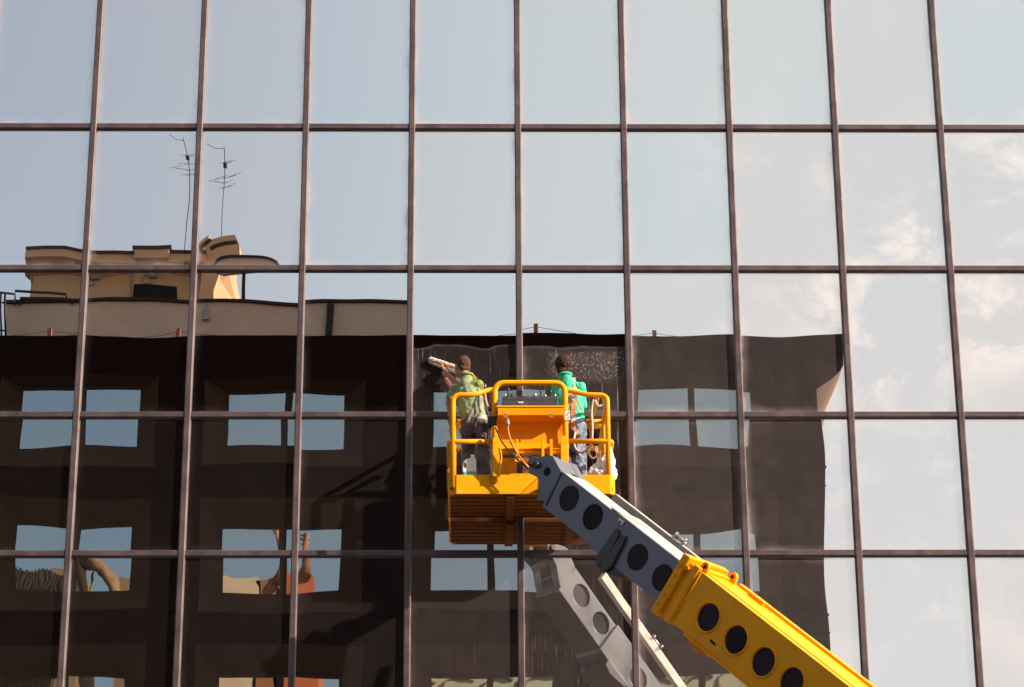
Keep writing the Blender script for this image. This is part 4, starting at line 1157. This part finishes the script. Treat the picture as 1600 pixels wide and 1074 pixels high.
    if hairstyle == 'short':
        mb.ell(H(0, -.016, .032), .081 * hs, .098 * hs, .097 * hs, rot); mb.cap(H(-.030, -.066, -.030), H(.030, -.066, -.030), .034 * hs, .034 * hs)
    else:
        mb.ell(H(0, -.018, .032), .094 * hs, .110 * hs, .108 * hs, rot); mb.cap(H(-.034, -.062, -.062), H(.034, -.062, -.062), .046 * hs, .046 * hs); mb.cap(H(-.06, -.01, 0), H(-.06, -.02, -.03), .034, .026); mb.cap(H(.06, -.01, 0), H(.06, -.02, -.03), .034, .026)
        for k in range(40):
            rr = random.Random(seed * 100 + k); th = rr.uniform(0, 6.28); el_ = rr.uniform(.1, 1.4)
            n_ = s * (math.cos(th) * math.cos(el_)) + f * (math.sin(th) * math.cos(el_)) + u * math.sin(el_)
            b_ = H(0, -.018, .036) + V((n_.x * .092, n_.y * .105, n_.z * .104)); mb.cap(b_ - n_ * .012, b_ + n_ * .002 - u * .010, .018, .010)
    hr_ = mb.build('hair', mats['hair'], None); remesh(hr_, .006, 2)
    me = hr_.data                                                  # cut the hair cap back from the face
    wrinkle(hr_, .004 if hairstyle == 'short' else .009, 40, seed)
    bm = bmesh.new(); bm.from_mesh(me)
    kill = [v for v in bm.verts if (v.co - h).dot(f) > .058 and (v.co - h).dot(u) < .075]
    bmesh.ops.delete(bm, geom=kill, context='VERTS'); bm.to_mesh(me); bm.free()
    adopt(hr_, root)
    return root, sh, tr


def bvh(objs):
    vs, fs = [], []
    for o in objs:
        k = len(vs); mw = o.matrix_world if False else Matrix()
        vs += [v.co.copy() for v in o.data.vertices]; fs += [[k + i for i in p.vertices] for p in o.data.polygons]
    return BVHTree.FromPolygons(vs, fs)


def strap(tree, pxs, width, m, root, name='harness_strap', lift_=.008, fallback=-.45):
    """webbing laid on the clothes along a path given on the back of the figure"""
    L = []
    for i in range(len(pxs) - 1):
        for k in range(8):
            t = k / 8; L.append((pxs[i][0] * (1 - t) + pxs[i + 1][0] * t, pxs[i][1] * (1 - t) + pxs[i + 1][1] * t))
    L.append(pxs[-1]); pts = []
    for x, y in L:
        v = (at(x, y, 0) - CAM).normalized(); hit = tree.ray_cast(CAM, v)
        if hit[0] is not None and hit[0].y > -1.1: pts.append((hit[0] - v * lift_, v))
        elif pts: pts.append((at(x, y, pts[-1][0].y), v))
        else: pts.append((at(x, y, fallback), v))
    for _ in range(3):
        q = [p[0].copy() for p in pts]
        for i in range(1, len(pts) - 1): pts[i] = ((q[i - 1] + q[i] * 2 + q[i + 1]) / 4, pts[i][1])
    mb = MB(); bm = mb.bm; rows_ = []
    for i, (p, v) in enumerate(pts):
        t = (pts[min(i + 1, len(pts) - 1)][0] - pts[max(i - 1, 0)][0]).normalized(); a = t.cross(v).normalized() * (width / 2)
        rows_.append([bm.verts.new(p + a), bm.verts.new(p - a), bm.verts.new(p - a - v * -.004), bm.verts.new(p + a - v * -.004)])
    for A, B in zip(rows_[:-1], rows_[1:]):
        for k in range(4): bm.faces.new((A[k], A[(k + 1) % 4], B[(k + 1) % 4], B[k]))
    bm.faces.new(rows_[0]); bm.faces.new(rows_[-1][::-1])
    return mb.build(name, M[m], root, smooth=False)


_at = at


def dp(y): return y + .34 if y < -.6 else y * (.26 / .6)


def zset(p, z): return V((p.x, p.y, z))


# worker one: olive shirt, washing the pane on the left
J1 = dict(head=at(722.5, 574, dp(-.60)), neck=at(729, 589, dp(-.64)), hs=1.12, sh_l=at(712, 607, dp(-.56)), sh_r=at(747, 601, dp(-.72)),
          chest=at(732, 621, dp(-.68)), waist=at(739, 648, dp(-.76)), pelvis=at(742, 664, dp(-.80)), hip_l=at(733, 672, dp(-.76)), hip_r=at(754, 672, dp(-.84)),
          kn_l=at(732, 712, dp(-.68)), kn_r=at(759, 712, dp(-.80)),
          el_r=at(717, 604, dp(-.44)), wr_r=at(697, 583, dp(-.26)), el_l=at(701, 630, dp(-.48)), wr_l=at(706, 650, dp(-.46)))
J1['an_l'] = V((J1['kn_l'].x + .01, dp(-.80), ZF + .095)); J1['an_r'] = V((J1['kn_r'].x, dp(-.90), ZF + .095))
J1['foot_l'] = J1['an_l'] + V((-.03, .12, -.055)); J1['foot_r'] = J1['an_r'] + V((.02, .14, -.055))
p1, sh1, tr1 = worker('window cleaner in olive t-shirt and charcoal trousers reaching up to wash the left pane', J1, V((-.42, .9, .05)),
                      dict(shirt=M['olive'], legs=M['trousers'], hair=M['hair_short']), 'short',
                      {'r': (at(690, 573, dp(-.20)) - J1['wr_r'], V((-.1, .2, 1)), 1.05), 'l': (V((.15, .05, -1)), V((0, .5, -.2)), .9)}, 1)
tree = bvh([sh1, tr1])
strap(tree, [(733, 585), (740, 588), (748, 597), (754, 607)], .038, 'strap_yellow', p1)
strap(tree, [(753, 622), (747, 633), (738, 648), (731, 662)], .052, 'strap_grey', p1)
strap(tree, [(754, 606), (757, 614), (756, 624)], .030, 'strap_orange', p1)
strap(tree, [(739, 651), (748, 652), (757, 653), (764, 654)], .070, 'white_cloth', p1, name='waistband')
mb = MB(); c = at(757, 603, dp(-.82)); mb.tube([c + V((.016 * math.cos(a), 0, .022 * math.sin(a))) for a in [k * math.pi / 8 for k in range(17)]], .006, 6, caps=False); mb.build('harness_ring', M['chrome'], p1)
ly = tag(MB().tube([at(757, 606, dp(-.84)), at(756, 622, dp(-.95)), at(761, 640, dp(-1.0)), at(764, 660, dp(-1.05)), at(762, 676, dp(-1.1)), at(762, 690, dp(-1.25))], .011, 8, fillet=.12).build('safety_lanyard', M['black']), 'dark safety lanyard hanging from the olive-shirted cleaner to the rail', 'lanyard')
mb = MB(); mb.tube([at(757, 609, dp(-.83)), at(758, 622, dp(-.90)), at(762, 636, dp(-.95))], .016, 8, fillet=.06, flat=.5); mb.build('shock_absorber', M['strap_orange'], ly)
# window washer with fluffy sleeve
wa_ = at(673, 561.5, dp(-.10)); wb_ = at(712, 574, dp(-.16))
e = empty('window_washer', (wa_ + wb_) / 2, 'pale fluffy window-washer sleeve pressed on the glass by the olive-shirted cleaner', 'window washer')
mb = MB(); mb.cap(wa_, wb_, .030, .028, n=18); o = mb.build('sleeve', M['sleeve'], None); remesh(o, .006, 1); wrinkle(o, .007, 55, 4); adopt(o, e)
mb = MB(); mb.tube([(wa_ + wb_) / 2, at(691, 575, dp(-.20)), at(689, 581, dp(-.235))], .013, 10); mb.build('handle', M['dark_metal'], e)

# worker two: bright green shirt, jeans
J2 = dict(head=at(879.5, 573.5, dp(-.74)), neck=at(883, 588, dp(-.78)), hs=1.12, sh_l=at(871, 604, dp(-.72)), sh_r=at(907, 606, dp(-.80)),
          chest=at(888, 622, dp(-.80)), waist=at(893, 650, dp(-.82)), pelvis=at(894, 666, dp(-.84)), hip_l=at(886, 673, dp(-.82)), hip_r=at(903, 673, dp(-.86)),
          kn_l=at(886, 712, dp(-.76)), kn_r=at(905, 712, dp(-.80)),
          el_l=at(867, 634, dp(-.66)), wr_l=at(869, 645, dp(-.46)), el_r=at(910, 632, dp(-.70)), wr_r=at(902, 643, dp(-.50)))
J2['an_l'] = V((J2['kn_l'].x + .01, dp(-.84), ZF + .095)); J2['an_r'] = V((J2['kn_r'].x + .02, dp(-.88), ZF + .095))
J2['foot_l'] = J2['an_l'] + V((-.03, .12, -.055)); J2['foot_r'] = J2['an_r'] + V((.03, .14, -.055))
p2, sh2, tr2 = worker('window cleaner in bright green shirt and jeans wearing an orange harness, back turned', J2, V((-.25, .95, .10)),
                      dict(shirt=M['green'], legs=M['jeans'], hair=M['hair_dark']), 'long',
                      {'r': (V((-.2, 1, .1)), V((-.3, 0, -1)), .7), 'l': (V((.1, 1, .1)), V((.3, 0, -1)), .7)}, 2, sleeves='long')
tree = bvh([sh2, tr2])
strap(tree, [(871, 593), (877, 600), (884, 611), (892, 624)], .045, 'strap_pale', p2)
strap(tree, [(896, 590), (899, 603), (897, 616), (894, 626)], .045, 'strap_pale', p2)
strap(tree, [(894, 617), (888, 630), (884, 640)], .045, 'strap_orange', p2)
strap(tree, [(897, 618), (903, 632), (908, 642)], .045, 'strap_pale', p2)
strap(tree, [(896, 627), (896, 637), (896, 644)], .055, 'strap_orange', p2)
strap(tree, [(896, 639), (896, 648)], .058, 'strap_red', p2)
strap(tree, [(896, 647), (896, 657)], .052, 'white_cloth', p2)
strap(tree, [(896, 656), (896, 668)], .055, 'strap_orange', p2)
strap(tree, [(893, 665), (899, 671), (905, 678)], .05, 'strap_pale', p2)
c = at(897, 618, dp(-.97)); mb = MB(); mb.box(c - V((.035, .006, .04)), c + V((.035, .006, .04))); mb.tube([c + V((.02 * math.cos(a), -.012, .022 * math.sin(a))) for a in [k * math.pi / 8 for k in range(17)]], .005, 6, caps=False); mb.build('harness_ring', M['chrome'], p2)

# rope looped over the right rail
mb = MB()
mb.tube([at(930, 618, -0.920), at(926, 628, -0.920), at(924, 645, -0.900), at(926, 670, -0.890), at(925, 688, -0.880), at(920, 702, -0.820), at(908, 709, -0.720), at(899, 702, -0.670), at(896, 690, -0.670), at(899, 676, -0.620)], .013, 8, fillet=.12)
mb.tube([at(927, 694, -0.900), at(931, 705, -0.900), at(936, 716, -0.870)], .009, 6, fillet=.05)
tag(mb.build('rope_lanyard', M['rope']), 'pale rope loop hanging from the right guard rail beside the jeans', 'rope')
mb = MB()
mb.tube([at(929, 617, -0.890), at(931, 630, -0.920), at(936, 636, -0.920), at(942, 633, -0.920), at(945, 627, -0.920), at(941, 617, -0.900)], .020, 10, fillet=.05, flat=.6)
mb.tube([at(940, 617, -0.920), at(944, 628, -0.940), at(946, 637, -0.920), at(943, 640, -0.920)], .014, 8, fillet=.05)
tag(mb.build('knotted_cloth', M['white_cloth']), 'pale knotted cloth tied round the top rail near the right corner', 'cloth')

# jug
jp = at(733, 741, -0.840); jw = .085
jug = empty('detergent_jug', (jp.x, -.82, ZF), 'white plastic detergent jug with handle standing behind the toe board', 'jug')
tp = [(723, 745), (722.5, 726), (724, 720), (728, 717), (733, 716.5), (735, 714), (741, 713.5), (743, 717), (744, 724), (744, 745)]
mb = MB(); mb.prism([zset(q, max(q.z, ZF)) if False else q for q in [at(x, y, -0.880) for x, y in tp]], V((0, .12, 0))); mb.build('bottle', M['jug'], jug, bevel=.014, seg=3)
mb = MB(); P16 = [at(726.6 + 2.0 * math.cos(k * math.pi / 8), 727.5 + 4.8 * math.sin(k * math.pi / 8), -1.262) for k in range(16)]; mb.prism(P16, V((0, -.004, 0))); mb.build('handle_hole', M['ink'], jug)
a, b = at(723, 744, -0.820), at(744, 739, -0.820); mb = MB(); mb.box((a.x - .0, -.883, a.z - .1), (b.x + .0, -.757, b.z)); mb.build('liquid', M['teal'], jug, bevel=.01)
mb = MB(); c = at(738, 712.5, -0.820); mb.tube([c - V((0, 0, .01)), c + V((0, 0, .012))], .022, 14); mb.build('lid', M['jug'], jug, bevel=.003)
# second: pail standing, floor level support
# white bag
mb = MB()
bp = [(951, 690), (947, 700), (944, 712), (936, 720), (924, 727), (919, 734), (922, 745), (930, 752), (945, 752), (958, 750), (965, 744), (964, 736), (959, 726), (956, 712), (954, 700)]
ctr = at(942, 732, -0.840)
mb.prism([at(x, y, -.86) for x, y in bp], V((0, .10, 0)))
mb.ell(at(940, 741, -.84), .15, .09, .075); mb.ell(at(950, 732, -.84), .085, .09, .12); mb.cap(at(951, 694, -.82), at(953, 722, -.84), .020, .065); mb.ell(at(929, 741, -.82), .08, .08, .05)
bag = mb.build('plastic_bag', M['bag'], None); remesh(bag, .012, 2); wrinkle(bag, .016, 14, 8, fold=.008, fsc=18)
tag(bag, 'crumpled white plastic bag tied up at the right corner of the basket', 'bag')
mb = MB(); c = at(938, 733, -0.950); mb.obox(c, V((.9, 0, -.3)).normalized(), EY, V((.3, 0, .9)).normalized(), .028, .001, .006); mb.obox(c + V((.01, 0, .02)), EX, EY, EZ, .014, .001, .005); mb.build('print', M['ink'], bag)
